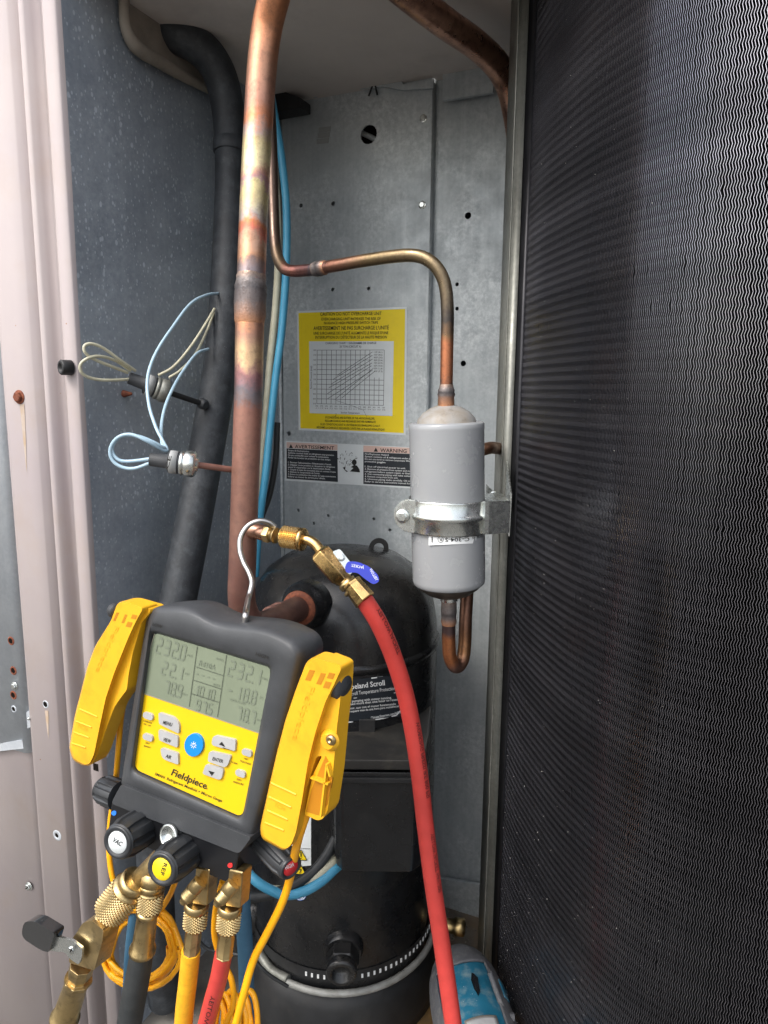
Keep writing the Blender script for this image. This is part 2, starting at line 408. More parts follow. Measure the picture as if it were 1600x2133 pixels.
def knurl(parent, c, ax, r, h, mat='brassd', nseg=44, rows=6, name='knurled_nut', top=True, dep=.085):
    mb = MB(); o = V(c); ax = V(ax).normalized(); u = (UP.cross(ax) if abs(ax.z) < .9 else V((1, 0, 0)).cross(ax)).normalized(); w2 = ax.cross(u)
    n = nseg // 2; h0, h1 = h*.05, h*(.80 if top else .95); rl = r*(1 - dep*1.1); R2 = rows*2
    def pt(i, a, rr): a = 2*math.pi*a/n; return o + ax*(h0 + (h1-h0)*i/R2) + (u*math.cos(a) + w2*math.sin(a))*rr
    for i in range(0, R2 + 1):
        for k in range(n):
            a = k + (.5 if i % 2 else 0)         # centre of a diamond
            top_, bot_ = min(i+1, R2), max(i-1, 0)
            q = [pt(bot_, a, rl), pt(i, a+.5, rl), pt(top_, a, rl), pt(i, a-.5, rl), pt(i, a, r)]
            mb.add(q, [(0, 1, 4), (1, 2, 4), (2, 3, 4), (3, 0, 4)], None, 0, True)
    mb.lathe(o, ax, [(r*.78, 0), (r*.93, h0*.6), (rl, h0)], nseg, caps=False)
    mb.lathe(o, ax, [(rl, h1), (r*.93, h*.83), (r*.98, h*.86), (r*.98, h*.97), (r*.85, h), (r*.3, h)] if top else [(rl, h1), (r*.8, h), (r*.3, h)], nseg, caps=False)
    return mb.build(name, mat, parent, smooth=True)

# ================================================================== SETTING
def vsheet(name, mat, prof, z0, z1, thick, parent=None, bevel=0, kind=None):
    """extrude a plan polyline (list of 2D world points) vertically, give it thickness"""
    me = bpy.data.meshes.new(name); n = len(prof)
    me.from_pydata([(p[0], p[1], z) for z in (z0, z1) for p in prof], [], [(i, i+1, n+i+1, n+i) for i in range(n-1)])
    me.materials.append(M[mat])
    for p in me.polygons: p.use_smooth = True
    o = link(name, me, parent); s = o.modifiers.new('thickness', 'SOLIDIFY'); s.thickness = thick; s.offset = 0
    return o
g = MB(); g.add([(-60, -60, -.12), (60, -60, -.12), (60, 60, -.12), (-60, 60, -.12)], [(0, 1, 2, 3)]); struct(g.build('ground', 'ground'))
g = MB(); A = JC + TW * -.0; B = KC; D = KC + TW * .7; E = JC + TW * .7
g.add([(A.x, A.y, 0), (E.x, E.y, 0), (D.x, D.y, 0), (B.x, B.y, 0)], [(0, 1, 2, 3)]); g.add([(A.x, A.y, 0), (E.x, E.y, 0), (E.x, E.y, -.12), (A.x, A.y, -.12)], [(0, 1, 2, 3)])
struct(g.build('floor', 'floor', smooth=False))
ZC = 1.295
A2 = JC - TW * .02; E2 = JC + TW * .75
g = MB(); g.add([(A2.x, A2.y, ZC), (E2.x, E2.y, ZC), (D.x + .03, D.y + .06, ZC), (B.x - .05, B.y + .1, ZC)], [(0, 1, 2, 3)])
g.add([(A2.x, A2.y, ZC), (E2.x, E2.y, ZC), (E2.x, E2.y, ZC + .14), (A2.x, A2.y, ZC + .14)], [(0, 1, 2, 3)])  # unseen front header above the opening, put in for shade
struct(g.build('ceiling', 'ceil', smooth=False))
# back wall : real holes, plan coordinates (u along wall, v height)
def uvw(p): return ((p - KC).dot(TW), p.z)
def wall_hole(x, y, rpx, off=0, n=16):
    c = W(x, y, off); u, v = uvw(c); r = rpx * mpp(c); return [(u + r*math.cos(2*math.pi*k/n), v + r*math.sin(2*math.pi*k/n)) for k in range(n)]
bw = struct(holed_sheet('back_wall', 'back', [(-.02, 0), (.62, 0), (.62, ZC + .02), (-.02, ZC + .02)],
    [wall_hole(768, 281, 24), wall_hole(975, 449, 7), wall_hole(952, 592, 4), wall_hole(952, 643, 4), wall_hole(965, 757, 6)],
    lambda u, v, w_: V((KC.x, KC.y, 0)) + TW * u + UP * v - NIN * (w_ - .0015), .003))
# front leaf of the wall, standing 8 mm proud of it, from the corner to the seam
useam = uvw(W(893, 600, .012))[0]; utop = uvw(W(760, 176, .012))[1]
leaf = holed_sheet('wall_panel', 'back', [(.0, 0.02), (useam, 0.02), (useam, utop), (.012, utop - .004)],
    [wall_hole(768, 280, 19, .012), wall_hole(694, 424, 4.5, .012), wall_hole(627, 428, 4, .012), wall_hole(693, 603, 4, .012), wall_hole(768, 601, 4, .012),
     wall_hole(602, 903, 5, .012), wall_hole(622, 1063, 3.5, .012), wall_hole(684, 1074, 3.5, .012), wall_hole(779, 1081, 3.5, .012), wall_hole(654, 1090, 3.5, .012), wall_hole(812, 1104, 3.5, .012)],
    lambda u, v, w_: V((KC.x, KC.y, 0)) + TW * u + UP * v - NIN * (w_ + .0105), .003, bw)
pr = [KC + TW * useam - NIN * .0105, KC + TW * (useam + .001) - NIN * .001]
vsheet('panel_flange', 'back', pr, .02, utop, .002, bw)
vsheet('sky_stop_sheet', 'cavity', [KC + NIN*.03 - TW*.05, KC + NIN*.03 + TW*.7], -.05, 1.5, .002, bw)  # added sheet behind the wall, stops the sky shining through the holes
MB().box(W(768, 282, -.012), TW*.03, NIN*.001, UP*.03).build('hole_shade_plate', 'hole', bw, smooth=False)  # dark plate behind the large hole, coloured as its shade
a = W(768, 282, -.006); MB().tube([a - TW*.02 + UP*.01, a + TW*.02 - UP*.012], .004, 8).build('brace', 'back', bw)
def wbolt(x, y, off, r): return hexbolt(bw, W(x, y, off), -NIN, r, 'screw', 'steel', True)
wbolt(882, 247, .012, .0042); wbolt(880, 427, .012, .0042)
pr2 = [W(590, 900, .012), W(584, 900, .016), W(580, 900, .012)]
vsheet('fold_bead', 'back', pr2, .02, utop-.02, .001, bw)
# top clip plate and torn flange
q = [W(925, 150, .01), W(1030, 138, .01), W(1030, 196, .01), W(925, 213, .01)]
MB().prism(q, -NIN * .006).build('clip_plate', 'back', bw, bevel=.0006)
q = [W(x, y, .014) for x, y in ((650, 190), (730, 176), (800, 165), (835, 158), (842, 178), (905, 168), (905, 185), (842, 190), (800, 182), (730, 190), (655, 205))]
MB().prism(q, -NIN * .004).build('top_flange', 'back', bw, bevel=.0005)
for a, b in (((780, 168), (768, 200)), ((780, 168), (786, 198))): MB().tube([W(*a, .02), W(*b, .015)], .0014, 6).build('wire_scrap', 'blackm', bw)
for k in range(3):
    x0, y0 = 664 - k*2, 266 + k*12
    MB().prism([W(x0, y0, .0125), W(x0+25, y0-3, .0125), W(x0+24, y0+8, .0125), W(x0, y0+10, .0125)], -NIN*.0004).build('tape_strip', 'tape', bw, smooth=False)
q = [W(900, 1822, .01), W(1000, 1838, .01), W(1000, 1872, .01), W(900, 1860, .01)]
MB().prism(q, -NIN*.006).build('bottom_flange', 'back', bw, bevel=.001)
MB().tube([W(835, 1828, .013), W(1000, 1868, .013)], .003, 8).build('wall_foot', 'back', bw)
# side wall
sw = MB(); a = JC - NIN*.0; b = KC
NS = 24; vs = []; fs = []
for i in range(NS+1):
    for j in range(NS+1):
        p = a.lerp(b, i/NS); dz = .003*noise.noise(V((i*.25, j*.2, 3))); vs.append(V((p.x, p.y, ZC*j/NS)) + TW*dz)
for i in range(NS):
    for j in range(NS): k = i*(NS+1)+j; fs.append((k, k+NS+1, k+NS+2, k+1))
sw.add(vs, fs); swo = struct(sw.build('side_wall', 'side')); 
# outside sheets to the left of the opening (plan profiles run left from the jamb)
def sx(xpx, off=0):
    p = FP(xpx, 1066, off); return (p - JC).dot(TW)
def prof(lst):
    return [JC + TW * sx(x, 0) - NIN * off for x, off in lst]
ja = thing('corner_post', 'pale pinkish painted corner post with folded channel beside the dark opening', 'metal post', (JC.x, JC.y, -.1))
pa = prof([(180, -.05), (180, -.001), (179, .0005), (158, .0005), (155, -.001), (148, -.010), (139, -.015), (130, -.015), (126, -.006), (123, .0012), (119, .0025), (114.5, .002), (113, -.001), (113, -.03)])
o = vsheet('channel', 'pink', pa, -.12, 1.6, .0012, ja)
pb = prof([(112, -.03), (108, -.020), (103, -.011), (97, -.004), (92, -.0005), (90, .001), (60, .0018), (38, .0016), (31, .001), (30, -.001), (30, -.03)])
pc = thing('access_panel', 'pale pinkish painted panel strip with a rusty screw, left of the corner post', 'metal panel', (pb[5].x, pb[5].y, -.1))
vsheet('panel_sheet', 'pink', pb, -.12, 1.6, .0012, pc)
pl = prof([(31, -.034), (26, -.024), (20, -.012), (8, -.006), (-120, -.004)])
lp = thing('lower_panel', 'pale painted panel with a slotted screw, at the bottom left corner', 'metal panel', (pl[3].x, pl[3].y, -.1))
vsheet('panel_sheet', 'pink', pl, -.12, 1.6, .0012, lp)
# galvanised plate over it, cut off at y=1560
zb = FP(20, 1556, 0).z
gp = thing('cover_plate', 'bright galvanised plate with a row of rusty holes, on the left edge', 'metal plate', (pl[3].x, pl[3].y, zb))
vsheet('plate_sheet', 'plate', prof([(32, -.022), (25, -.006), (20, .0005), (14, .002), (-120, .004)]), zb, 1.6, .0015, gp)
q = [FP(x, y, .0035) for x, y in ((-20, 1552), (46, 1541), (49, 1560), (20, 1563), (-20, 1568))]
MB().prism(q, NIN*.006).build('bent_lip', 'plate', gp, bevel=.0006)
MB().prism([FP(x, y, .0) for x, y in ((46, 1490), (64, 1478), (64, 1515), (46, 1524))], NIN*.004).build('tab', 'plate', gp, bevel=.0006)
def face_hole(parent, x, y, r, off, rim='rust', rr=1.6, sq=False):
    c = FP(x, y, off); r *= mpp(c); n = -NIN
    o = MB().lathe(c, n, [(r*rr, 0), (r*rr*.9, .0004), (r*1.05, .0008), (r, .0002)], 20, caps=False).build('rusty_rim' if rim == 'rust' else 'hole_rim', rim, parent)
    MB().lathe(c, n, [(r, .0003), (0.0, .0003)], 20, caps=False).build('hole', 'hole', o)
face_hole(gp, 23, 1335, 6, .003); face_hole(gp, 28, 1397, 6, .003); face_hole(gp, 28, 1448, 6, .003); face_hole(gp, 29, 1477, 5, .003, 'plate')
hexbolt(gp, FP(31, 1429, .003), -NIN, .0042, 'hex_screw')
MB().lathe(FP(62, 1496, .001), -NIN, [(.0022, 0), (.0022, .002), (.001, .003)], 12).build('rivet', 'steel', gp)
hexbolt(pc, FP(41, 827, .002), -NIN, .0062, 'rusty_screw', 'rust')
face_hole(pc, 95, 1467, 6, .002, 'plate', 1.5); face_hole(pc, 119, 1740, 5, .002, 'plate', 2.4)
hexbolt(lp, FP(61, 1846, -.003), -NIN, .0046, 'slotted_screw', 'steel', True, True)
# rust runs: thin film with its own shape
for par, x, y0, y1, wd, off in ((pc, 46, 842, 985, 9, .0026), (pc, 97, 1480, 1540, 7, .0026)):
    n = 10; pts = [(x - wd/2*(1 - (i/n)**1.5) + (y0+(y1-y0)*i/n - y0)*.07, y0+(y1-y0)*i/n) for i in range(n+1)]
    pts += [(x + wd/2*(1 - (i/n)**1.5) + (y0+(y1-y0)*i/n - y0)*.07, y0+(y1-y0)*i/n) for i in range(n, -1, -1)]
    t_ = M['ruststain']; poly(MB(), lambda a_, b_: FP(a_, b_, off), pts).build('rust_run', t_, par, smooth=False)
# threaded spacer on the post
c = FP(150, 766, .0005); n = (-NIN - TW*.35 ).normalized()
MB().lathe(c, n, [(.0075, 0), (.0085, .001), (.0085, .012), (.0075, .0132), (.0048, .0132), (.0045, .006), (0, .006)], 28).build('rubber_spacer', 'blackm', ja)
c = FP(200, 1598, .001); MB().box(c, TW*.0042, NIN*.0004, UP*.0048).build('square_hole', 'hole', ja, smooth=False)
MB().lathe(SW(258, 820, 0), TW, [(.0045, 0), (.004, .002), (.0018, .012), (0, .014)], 12).build('screw_tip', 'rust', swo)

# right post
pY = .835
p0 = P(1043, 1066, pY)
po = thing('galvanised_post', 'narrow galvanised metal post between the drier and the black coil', 'metal post', (p0.x, p0.y, 0))
wv = P(1060, 1066, pY - .010) - p0; wv.z = 0
prf = [p0 + V((-.0006, .05, 0)), p0 + V((-.0005, .004, 0)), p0 + V((0, 0, 0)), p0 + wv*.2 + V((0, -.0005, 0)), p0 + wv, p0 + wv + V((.004, .02, 0)), p0 + wv + V((.012, .06, 0))]
vsheet('sheet', 'post', prf, 0, ZC, .0012, po)
pts = []
for i in range(60):
    z = i/59*ZC; pts.append((p0.x - .0008 + .0005*noise.noise(V((z*25, 1, 0))), p0.y - .001, z))
MB().tube(pts, [.0008 + .0007*max(0, noise.noise(V((i*.9, 4, 2)))) for i in range(60)], 6, smooth=False).build('sealant_edge', 'post', po)
# ================================================================== COIL
plan = [(.1535, .815), (.1555, .79), (.160, .745), (.174, .665), (.187, .62), (.201, .584), (.222, .548), (.247, .522), (.273, .504), (.31, .486), (.36, .472), (.42, .464)]
def resample(pl_, step):
    pts = [V((x, y, 0)) for x, y in pl_]; dense = []
    for i in range(len(pts)-1):
        a, b, c_, d = pts[max(i-1, 0)], pts[i], pts[i+1], pts[min(i+2, len(pts)-1)]
        for k in range(40):
            t = k/40; dense.append(.5*((2*b) + (c_-a)*t + (2*a-5*b+4*c_-d)*t*t + (3*b-a-3*c_+d)*t**3))
    out = [dense[0]]; need = step
    for i in range(1, len(dense)):
        a = dense[i-1]; seg = (dense[i]-a).length; pos = 0
        while seg - pos >= need:
            pos += need; out.append(a.lerp(dense[i], pos/seg)); need = step
        need -= seg - pos
    return out
curve = resample(plan, .00200)
coil = thing('condenser_coil', 'curved black finned condenser coil with zigzag fin edges filling the right side', 'condenser coil', (curve[-1].x, curve[-1].y, 0))
per = .0084; zlo, zhi = -.02, 1.36; nz = int((zhi - zlo) / (per/4))
def finmesh(seed, bend=0):
    rk = random.Random(seed*13+1); kinks = [(rk.uniform(.05, 1.3), rk.uniform(-.0011, .0011), rk.uniform(.002, .007)) for _ in range(rk.choice((0, 1, 2, 3)))]
    me = bpy.data.meshes.new('fin'); vs = []; fs = []; mi = []
    amp = .0006; th = .00013; off = [0, 1, 0, -1]
    for j in range(nz+1):
        z = zlo + j*per/4; a = off[j % 4]*amp + .00016*noise.noise(V((seed*3.1, z*40, 0))) + sum(d_*math.exp(-((z-z0_)/w_)**2) for z0_, d_, w_ in kinks)
        # local x = tangent, local y = outward normal
        vs += [(a - th*.5, -.012, z), (a - th*.9, -.0009, z), (a - th, 0, z), (a + th, 0, z), (a + th*.9, -.0009, z), (a + th*.5, -.012, z)]
    for j in range(nz):
        k = j*6
        for i in range(5): fs.append((k+i, k+i+1, k+7+i, k+6+i)); mi.append(1 if 1 <= i <= 3 else 0)
    me.from_pydata(vs, [], fs); me.materials.append(M['fin']); me.materials.append(M['finedge'])
    for p, m_ in zip(me.polygons, mi): p.material_index = m_
    return me
fm = [finmesh(i) for i in range(26)]
for i, p in enumerate(curve):
    t_ = (curve[min(i+1, len(curve)-1)] - curve[max(i-1, 0)]).normalized(); nrm = V((t_.y, -t_.x, 0))   # tangent x, outward = towards camera left
    if nrm.dot(-p) < 0 and i > 40: nrm = -nrm
    nrm = V((-abs(t_.y), -abs(t_.x), 0)).normalized()
    tx = V((t_.x, t_.y, 0)); m4 = Matrix(((tx.x, nrm.x, 0, 0), (tx.y, nrm.y, 0, 0), (0, 0, 1, 0), (0, 0, 0, 1)))
    o = bpy.data.objects.new('fin', fm[random.randrange(26)]); C.objects.link(o); o.parent = coil
    m4.translation = V((p.x, p.y, 0)) - V(coil.location) + tx*random.uniform(-.00012, .00012); o.matrix_basis = m4
inner = []
for i in range(0, len(curve), 4):
    p = curve[i]; t_ = (curve[min(i+1, len(curve)-1)] - curve[max(i-1, 0)]).normalized(); inner.append(p + V((abs(t_.y), abs(t_.x), 0))*.0125)
inner = [V((.163, .90, 0)), V((.20, 1.02, 0))][::-1] + inner
vsheet('core', 'core', inner, zlo, zhi, .002, coil)  # added black sheet behind the fins, keeps sky light from leaking through
e0 = curve[0]
vsheet('end_plate', 'fin', [V((p0.x + wv.x + .001, p0.y + wv.y + .004, 0)), V((e0.x - .0022, e0.y + .006, 0)), V((e0.x - .0012, e0.y - .004, 0)), V((e0.x + .006, e0.y + .012, 0))], 0, 1.36, .001, coil)


lint = MB(); rl_ = random.Random(8)
for i in range(900):
    k = min(len(curve)-2, int(abs(rl_.gauss(0, .34))*len(curve))); z = rl_.uniform(.0, .45)*rl_.random()**.5 if i < 650 else rl_.uniform(0, 1.3)
    p = curve[k]; t_ = (curve[k+1]-curve[k]).normalized(); n_ = V((-abs(t_.y), -abs(t_.x), 0)); c_ = V((p.x, p.y, z)) + n_*.0006; r_ = rl_.uniform(.00015, .0006)
    d_ = [V((rl_.gauss(0, 1), rl_.gauss(0, 1), rl_.gauss(0, 1))).normalized()*r_ for _ in range(3)]; lint.add([c_+d_[0], c_+d_[1]*1.4, c_+d_[2], c_+n_*r_], [(0, 1, 2), (0, 1, 3), (1, 2, 3), (0, 2, 3)], None, 0, True)
lo_ = lint.build('lint', mk('lint_specks', '#b9b7b2', rough=.9), coil, smooth=False); lo_['kind'] = 'stuff'
# ================================================================== COMPRESSOR
CC = V((-.055, .935, 0)); CR = .1295
def cyl(px_, py_, off=0, cc=None, r=None):
    cc = cc or CC; r = (r or CR) + off; d = ray(px_, py_); a = d.x*d.x + d.y*d.y
    ox, oy = CAM.x - cc.x, CAM.y - cc.y; b_ = ox*d.x + oy*d.y; c_ = ox*ox + oy*oy - r*r
    disc = b_*b_ - a*c_
    if disc < 0: disc = 0
    return CAM + d * ((-b_ - math.sqrt(disc)) / a)
comp = thing('scroll_compressor', 'black domed scroll compressor standing in the open cabinet behind the gauge', 'compressor', (CC.x, CC.y, 0))
MB().lathe(CC, UP, [(CR, .08), (CR, .30), (CR, .528), (CR*.99, .556), (CR*.955, .582), (CR*.89, .605), (CR*.78, .625), (CR*.6, .641), (CR*.3, .650), (.001, .652)], 64, caps=False).build('shell', 'black', comp)
MB().lathe(CC, UP, [(CR, .523), (CR+.002, .525), (CR+.003, .529), (CR+.003, .532), (CR, .535)], 64, caps=False).build('weld_seam', 'black', comp)
MB().lathe(CC, UP, [(CR*.9, .0), (CR+.012, .004), (CR+.014, .03), (CR+.008, .066), (CR+.001, .088), (CR*.9, .09)], 64).build('foot_ring', 'blackm', comp)
# crankcase heater band
hb = MB(); pts = [CC + V((math.cos(R(a))*(CR+.006), math.sin(R(a))*(CR+.006), .098 + .004*math.sin(R(a)))) for a in range(-122, 22, 6)]
hb.tube(pts, .0045, 10, smooth=False).build('heater_band', 'band', comp)
hb = MB(); a0 = -122
for a in range(-180, 30, 5):
    p1, p2 = [CC + V((math.cos(R(x))*(CR+.0012), math.sin(R(x))*(CR+.0012), 0)) for x in (a, a+5)]
    hb.add([p1 + UP*.106, p2 + UP*.106, p2 + UP*.122, p1 + UP*.122], [(0, 1, 2, 3)])
hb.build('steel_strap', 'blackm', comp)
for i in range(30):
    a = -108 + i*3.6
    if -92 < a < -76: continue
    p = CC + V((math.cos(R(a)), math.sin(R(a)), 0))*(CR+.0018) + UP*.113; t_ = V((-math.sin(R(a)), math.cos(R(a)), 0))
    MB().box(p, t_*.0013, UP*.0028, V((math.cos(R(a)), math.sin(R(a)), 0))*.0004).build('strap_slot', 'wprint' if a < 10 else 'band', comp, smooth=False)
q = cyl(610, 2040, .004); MB().tube([cyl(540, 1985, .006), cyl(565, 2020, .006), cyl(600, 2040, .005)], .006, 8).build('band_lock', 'post', comp)
# oil sight port
s0 = cyl(715, 1975); ax = (V((.0, -.86, -.10))).normalized()
po_ = MB().lathe(s0 - ax*.01, ax, [(.026, 0), (.026, .012), (.023, .018)], 32).build('port_boss', 'black', comp)
MB().lathe(s0 + ax*.008, ax, [(.0215, 0), (.0215, .016), (.019, .018)], 6, flat=True).build('hex', 'black', po_, bevel=.001)
MB().lathe(s0 + ax*.026, ax, [(.019, 0), (.0195, .008), (.018, .012), (.0125, .0125), (.0118, .002), (0, .002)], 32).build('rim', 'black', po_)
# terminal box
bx = [cyl(686, 1700), P(690, 1700, .79), P(698, 1700, .752), P(712, 1700, .742), P(862, 1700, .742), P(880, 1700, .752), P(888, 1700, .80), cyl(892, 1700)]
def plan3(pts, z): return [V((p.x, p.y, z)) for p in pts]
def shrink(pts, c_, f): return [c_ + (p - c_)*f for p in pts]
cb = V((sum(p.x for p in bx)/8, .80, 0))
b0 = plan3(bx, .436); b1 = plan3(bx, .33); b2 = plan3(shrink(plan3(bx, 0), cb, .97), .31)
MB().loft([b0, b1, b2], cap0=True).build('terminal_box', 'black', comp, bevel=.003, angle=25)
lid = plan3(shrink(plan3(bx, 0), cb, 1.03), .44)
lo = MB().prism(lid, UP*.012).build('box_lid', mk('dusty_black_lid', '#1e1e1f', '#2c2b29', 25, .45, 0, .3, 200, dirt=('#4f4a43', 30, .6)), comp, bevel=.003)
MB().prism(plan3(shrink(plan3(bx, 0), cb, 1.045), .424), UP*.006).build('lid_lip', 'blackm', lo, bevel=.0015)
MB().tube([cyl(700, 1528, .001), cyl(740, 1533, .001), cyl(800, 1528, .001), cyl(860, 1512, .001)], .0022, 8).build('rust_seam', 'rust', comp)
q = cyl(765, 1520, .002); MB().box(q, V((.010, 0, 0)), V((0, .002, 0)), UP*.014).build('latch', 'blackm', comp, bevel=.001)
# suction/discharge port on the shoulder
pp = cyl(632, 1262); pn = (pp - CC); pn.z = 0; pn = (pn.normalized() + UP*.05).normalized()
bo = MB().lathe(pp - pn*.02, pn, [(.029, 0), (.029, .018), (.026, .024), (.024, .026), (.022, .032)], 40).build('port_boss', 'black', comp)
MB().lathe(pp + pn*.002, pn, [(.0205, 0), (.0215, .006), (.0205, .012), (.016, .013)], 36).build('port_collar', 'rust', bo)
# lifting eye
e = P(789, 1141, .955); ez = MB()
el = [(e.x + r_*math.cos(t_), e.z + r_*math.sin(t_)) for r_, t_ in [(.0135, R(a)) for a in range(0, 181, 15)]] + [(e.x - .0155, e.z - .034), (e.x + .0155, e.z - .034)]
hl = [(e.x + .0070*math.cos(R(a)), e.z + .0070*math.sin(R(a))) for a in range(0, 360, 20)]
holed_sheet('lifting_eye', 'blackm', el, [hl], lambda u, v, w_: V((u, e.y + (u - e.x)*.2 + w_, v)), .004, comp)
# side port on the left and process fitting on the right
c = cyl(522, 1905); MB().lathe(c, V((-.8, -.6, 0)), [(.024, -.01), (.024, .006), (.018, .010), (.017, .004), (0, .004)], 32).build('side_port', 'black', comp)
c = P(900, 1925, .92); sb = MB().lathe(c, V((1, -.1, 0)), [(.022, -.01), (.022, .006), (.018, .008), (.012, .009), (.010, .02)], 32).build('side_boss', 'blackm', comp)
MB().lathe(c + V((.02, -.002, 0)), V((1, -.1, -.05)), [(.010, 0), (.010, .012), (.0125, .013), (.0125, .026), (.010, .028)], 12).build('brass_plug', 'brassd', sb)
# paper label on shell
LAB = lambda o_: (lambda a_, b_: cyl(a_, b_, o_))
lb = MB()
def grid_patch(mb, proj, q4, nu, nv, mi=0):
    (x0, y0), (x1, y1), (x2, y2), (x3, y3) = q4; vs = []; fs = []
    for j in range(nv+1):
        for i in range(nu+1):
            u, v = i/nu, j/nv; vs.append(proj((x0*(1-u)+x1*u)*(1-v)+(x3*(1-u)+x2*u)*v, (y0*(1-u)+y1*u)*(1-v)+(y3*(1-u)+y2*u)*v))
    for j in range(nv):
        for i in range(nu): k = j*(nu+1)+i; fs.append((k, k+1, k+nu+2, k+nu+1))
    mb.add(vs, fs, None, mi); return mb
wl = grid_patch(MB(), LAB(.0006), [(640, 1424), (842, 1405), (838, 1492), (636, 1511)], 16, 1).build('warning_label', 'sheetb', comp)
mb = MB(); pr_ = LAB(.001)
def pline(mb, proj, pts, wd):
    for a_, b_ in zip(pts, pts[1:]): line(mb, proj, a_, b_, wd)
pline(mb, pr_, [(640, 1424), (720, 1418), (780, 1412), (836, 1405)], 2.4)
pline(mb, pr_, [(640, 1508), (720, 1505), (790, 1498), (826, 1490), (836, 1478), (841, 1440)], 2.4)
pline(mb, pr_, [(640, 1459), (740, 1454), (824, 1443)], 1.2)
txt(mb, pr_, 'Copeland Scroll', (715, 1438), (802, 1427), 11, bold=.02)
txt(mb, pr_, '/ Scroll Temperature Protection', (724, 1450), (824, 1437), 8)
txt(mb, pr_, 'Compressor may stop pumping with motor running.', (668, 1469), (816, 1455), 5, bold=.01)
txt(mb, pr_, 'Wait until cool. May need more than one hour to reset.', (664, 1475.5), (830, 1459), 5, bold=.01)
txt(mb, pr_, 'Puede dejar de comprimir, aun con el motor funcionando', (668, 1484), (825, 1468), 4.6, bold=.01)
txt(mb, pr_, 'hasta que se enfrie. Puede requerir mas de una hora para restablecerse.', (664, 1491.5), (838, 1472), 4.6, bold=.01)
txt(mb, pr_, 'Climate.Emerson.com/ASTP', (773, 1498), (836, 1486), 5.2, bold=.01)
mb.build('lettering', 'wprint', wl, smooth=False)
# hazard stickers low on the shell
hz = MB(); grid_patch(hz, LAB(.0006), [(606, 1690), (648, 1690), (648, 1803), (606, 1806)], 4, 1)
ho = hz.build('hazard_label', 'sheetw', comp)
hy = MB()
for (cx, cy, s_) in ((627, 1783, 13), (625, 1812, 13)): poly(hy, LAB(.0012), [(cx, cy-s_), (cx+s_*.95, cy+s_*.7), (cx-s_*.95, cy+s_*.65)])
hy.build('yellow_triangle', 'dialy', ho, smooth=False)
hk = MB()
for (cx, cy, s_) in ((627, 1783, 13), (625, 1812, 13)): pline(hk, LAB(.0016), [(cx, cy-s_), (cx+s_*.95, cy+s_*.7), (cx-s_*.95, cy+s_*.65), (cx, cy-s_)], 1.4)
pline(hk, LAB(.0018), [(627, 1775), (627, 1785)], 2.2); pline(hk, LAB(.0018), [(627, 1787), (627, 1789)], 2.2)
pline(hk, LAB(.0018), [(627, 1803), (622, 1812), (628, 1811), (624, 1819)], 1.6); pline(hk, LAB(.0014), [(608, 1768), (647, 1768)], 1)
txt(hk, LAB(.0014), '01 02 03', (612, 1715), (612, 1694), 4); hk.build('hazard_marks', 'print', ho, smooth=False)
hb2 = MB()
for cy in (1842, 1865): poly(hb2, LAB(.0009), circ(626, cy, 12, 11))
bo2 = hb2.build('blue_disc', mk('label_blue', '#1f5bb0', rough=.5), ho, smooth=False)
hb3 = MB()
for cy in (1842, 1865):
    pline(hb3, LAB(.0012), [(626 + 10.5*math.cos(a/12*6.283), cy + 9.5*math.sin(a/12*6.283)) for a in range(13)], 1.2)
poly(hb3, LAB(.0012), circ(626, 1863, 4, 4)); pline(hb3, LAB(.0012), [(620, 1870), (632, 1870)], 3); pline(hb3, LAB(.0012), [(620, 1846), (632, 1838)], 2.4)
hb3.build('white_symbol', 'wprint', bo2, smooth=False)

# ================================================================== PIPES
def tubething(name, label, cat, pts, r, mat, seg=20, part=None, sub=8, group=None):
    t = thing(name, label, cat, pts[-1], group) if part else None
    o = MB().tube(pts, r, seg, sub=sub).build(part or name, mat, t, base=None)
    if not t: tag(o, label, cat, group)
    return t or o
# dark painted suction line
pts = px((285, 62, .985), (345, 68, .965), (398, 86, .965), (443, 128, .975), (468, 190, .985), (480, 300, .985), (478, 480, .97), (462, 740, .93), (430, 940, .90), (395, 1130, .87), (366, 1280, .85), (335, 1480, .83), (322, 1700, .82), (330, 1950, .83), (345, 2080, .86))
rr = [.022, .022, .022, .0215, .021, .020, .0205, .0215, .022, .0225, .0225, .0225, .0225, .0225, .0225]
suct = tubething('suction_pipe', 'thick dark grey painted pipe curving down along the left cabinet wall', 'pipe', pts, rr, 'suction', 28, 'pipe_run')
MB().lathe(pts[5] + (pts[5]-pts[6]).normalized()*.004, (pts[6]-pts[5]), [(.0212, 0), (.0222, .001), (.0222, .014), (.0212, .016)], 28).build('pipe_collar', 'suction', suct)
# discharge pipe, heat tinted copper
dp = px((590, -70, .745), (571, -5, .755), (556, 60, .765), (546, 140, .766), (538, 260, .764), (529, 430, .757), (524, 560, .750), (521, 640, .745), (518, 800, .738), (511, 1000, .730), (505, 1180, .724), (503, 1235, .723), (508, 1272, .725), (524, 1297, .731), (552, 1300, .745), (590, 1282, .775)) + [pp + pn*.008]
st = []
def yv(y): return y
ys = [(-70, 0)];
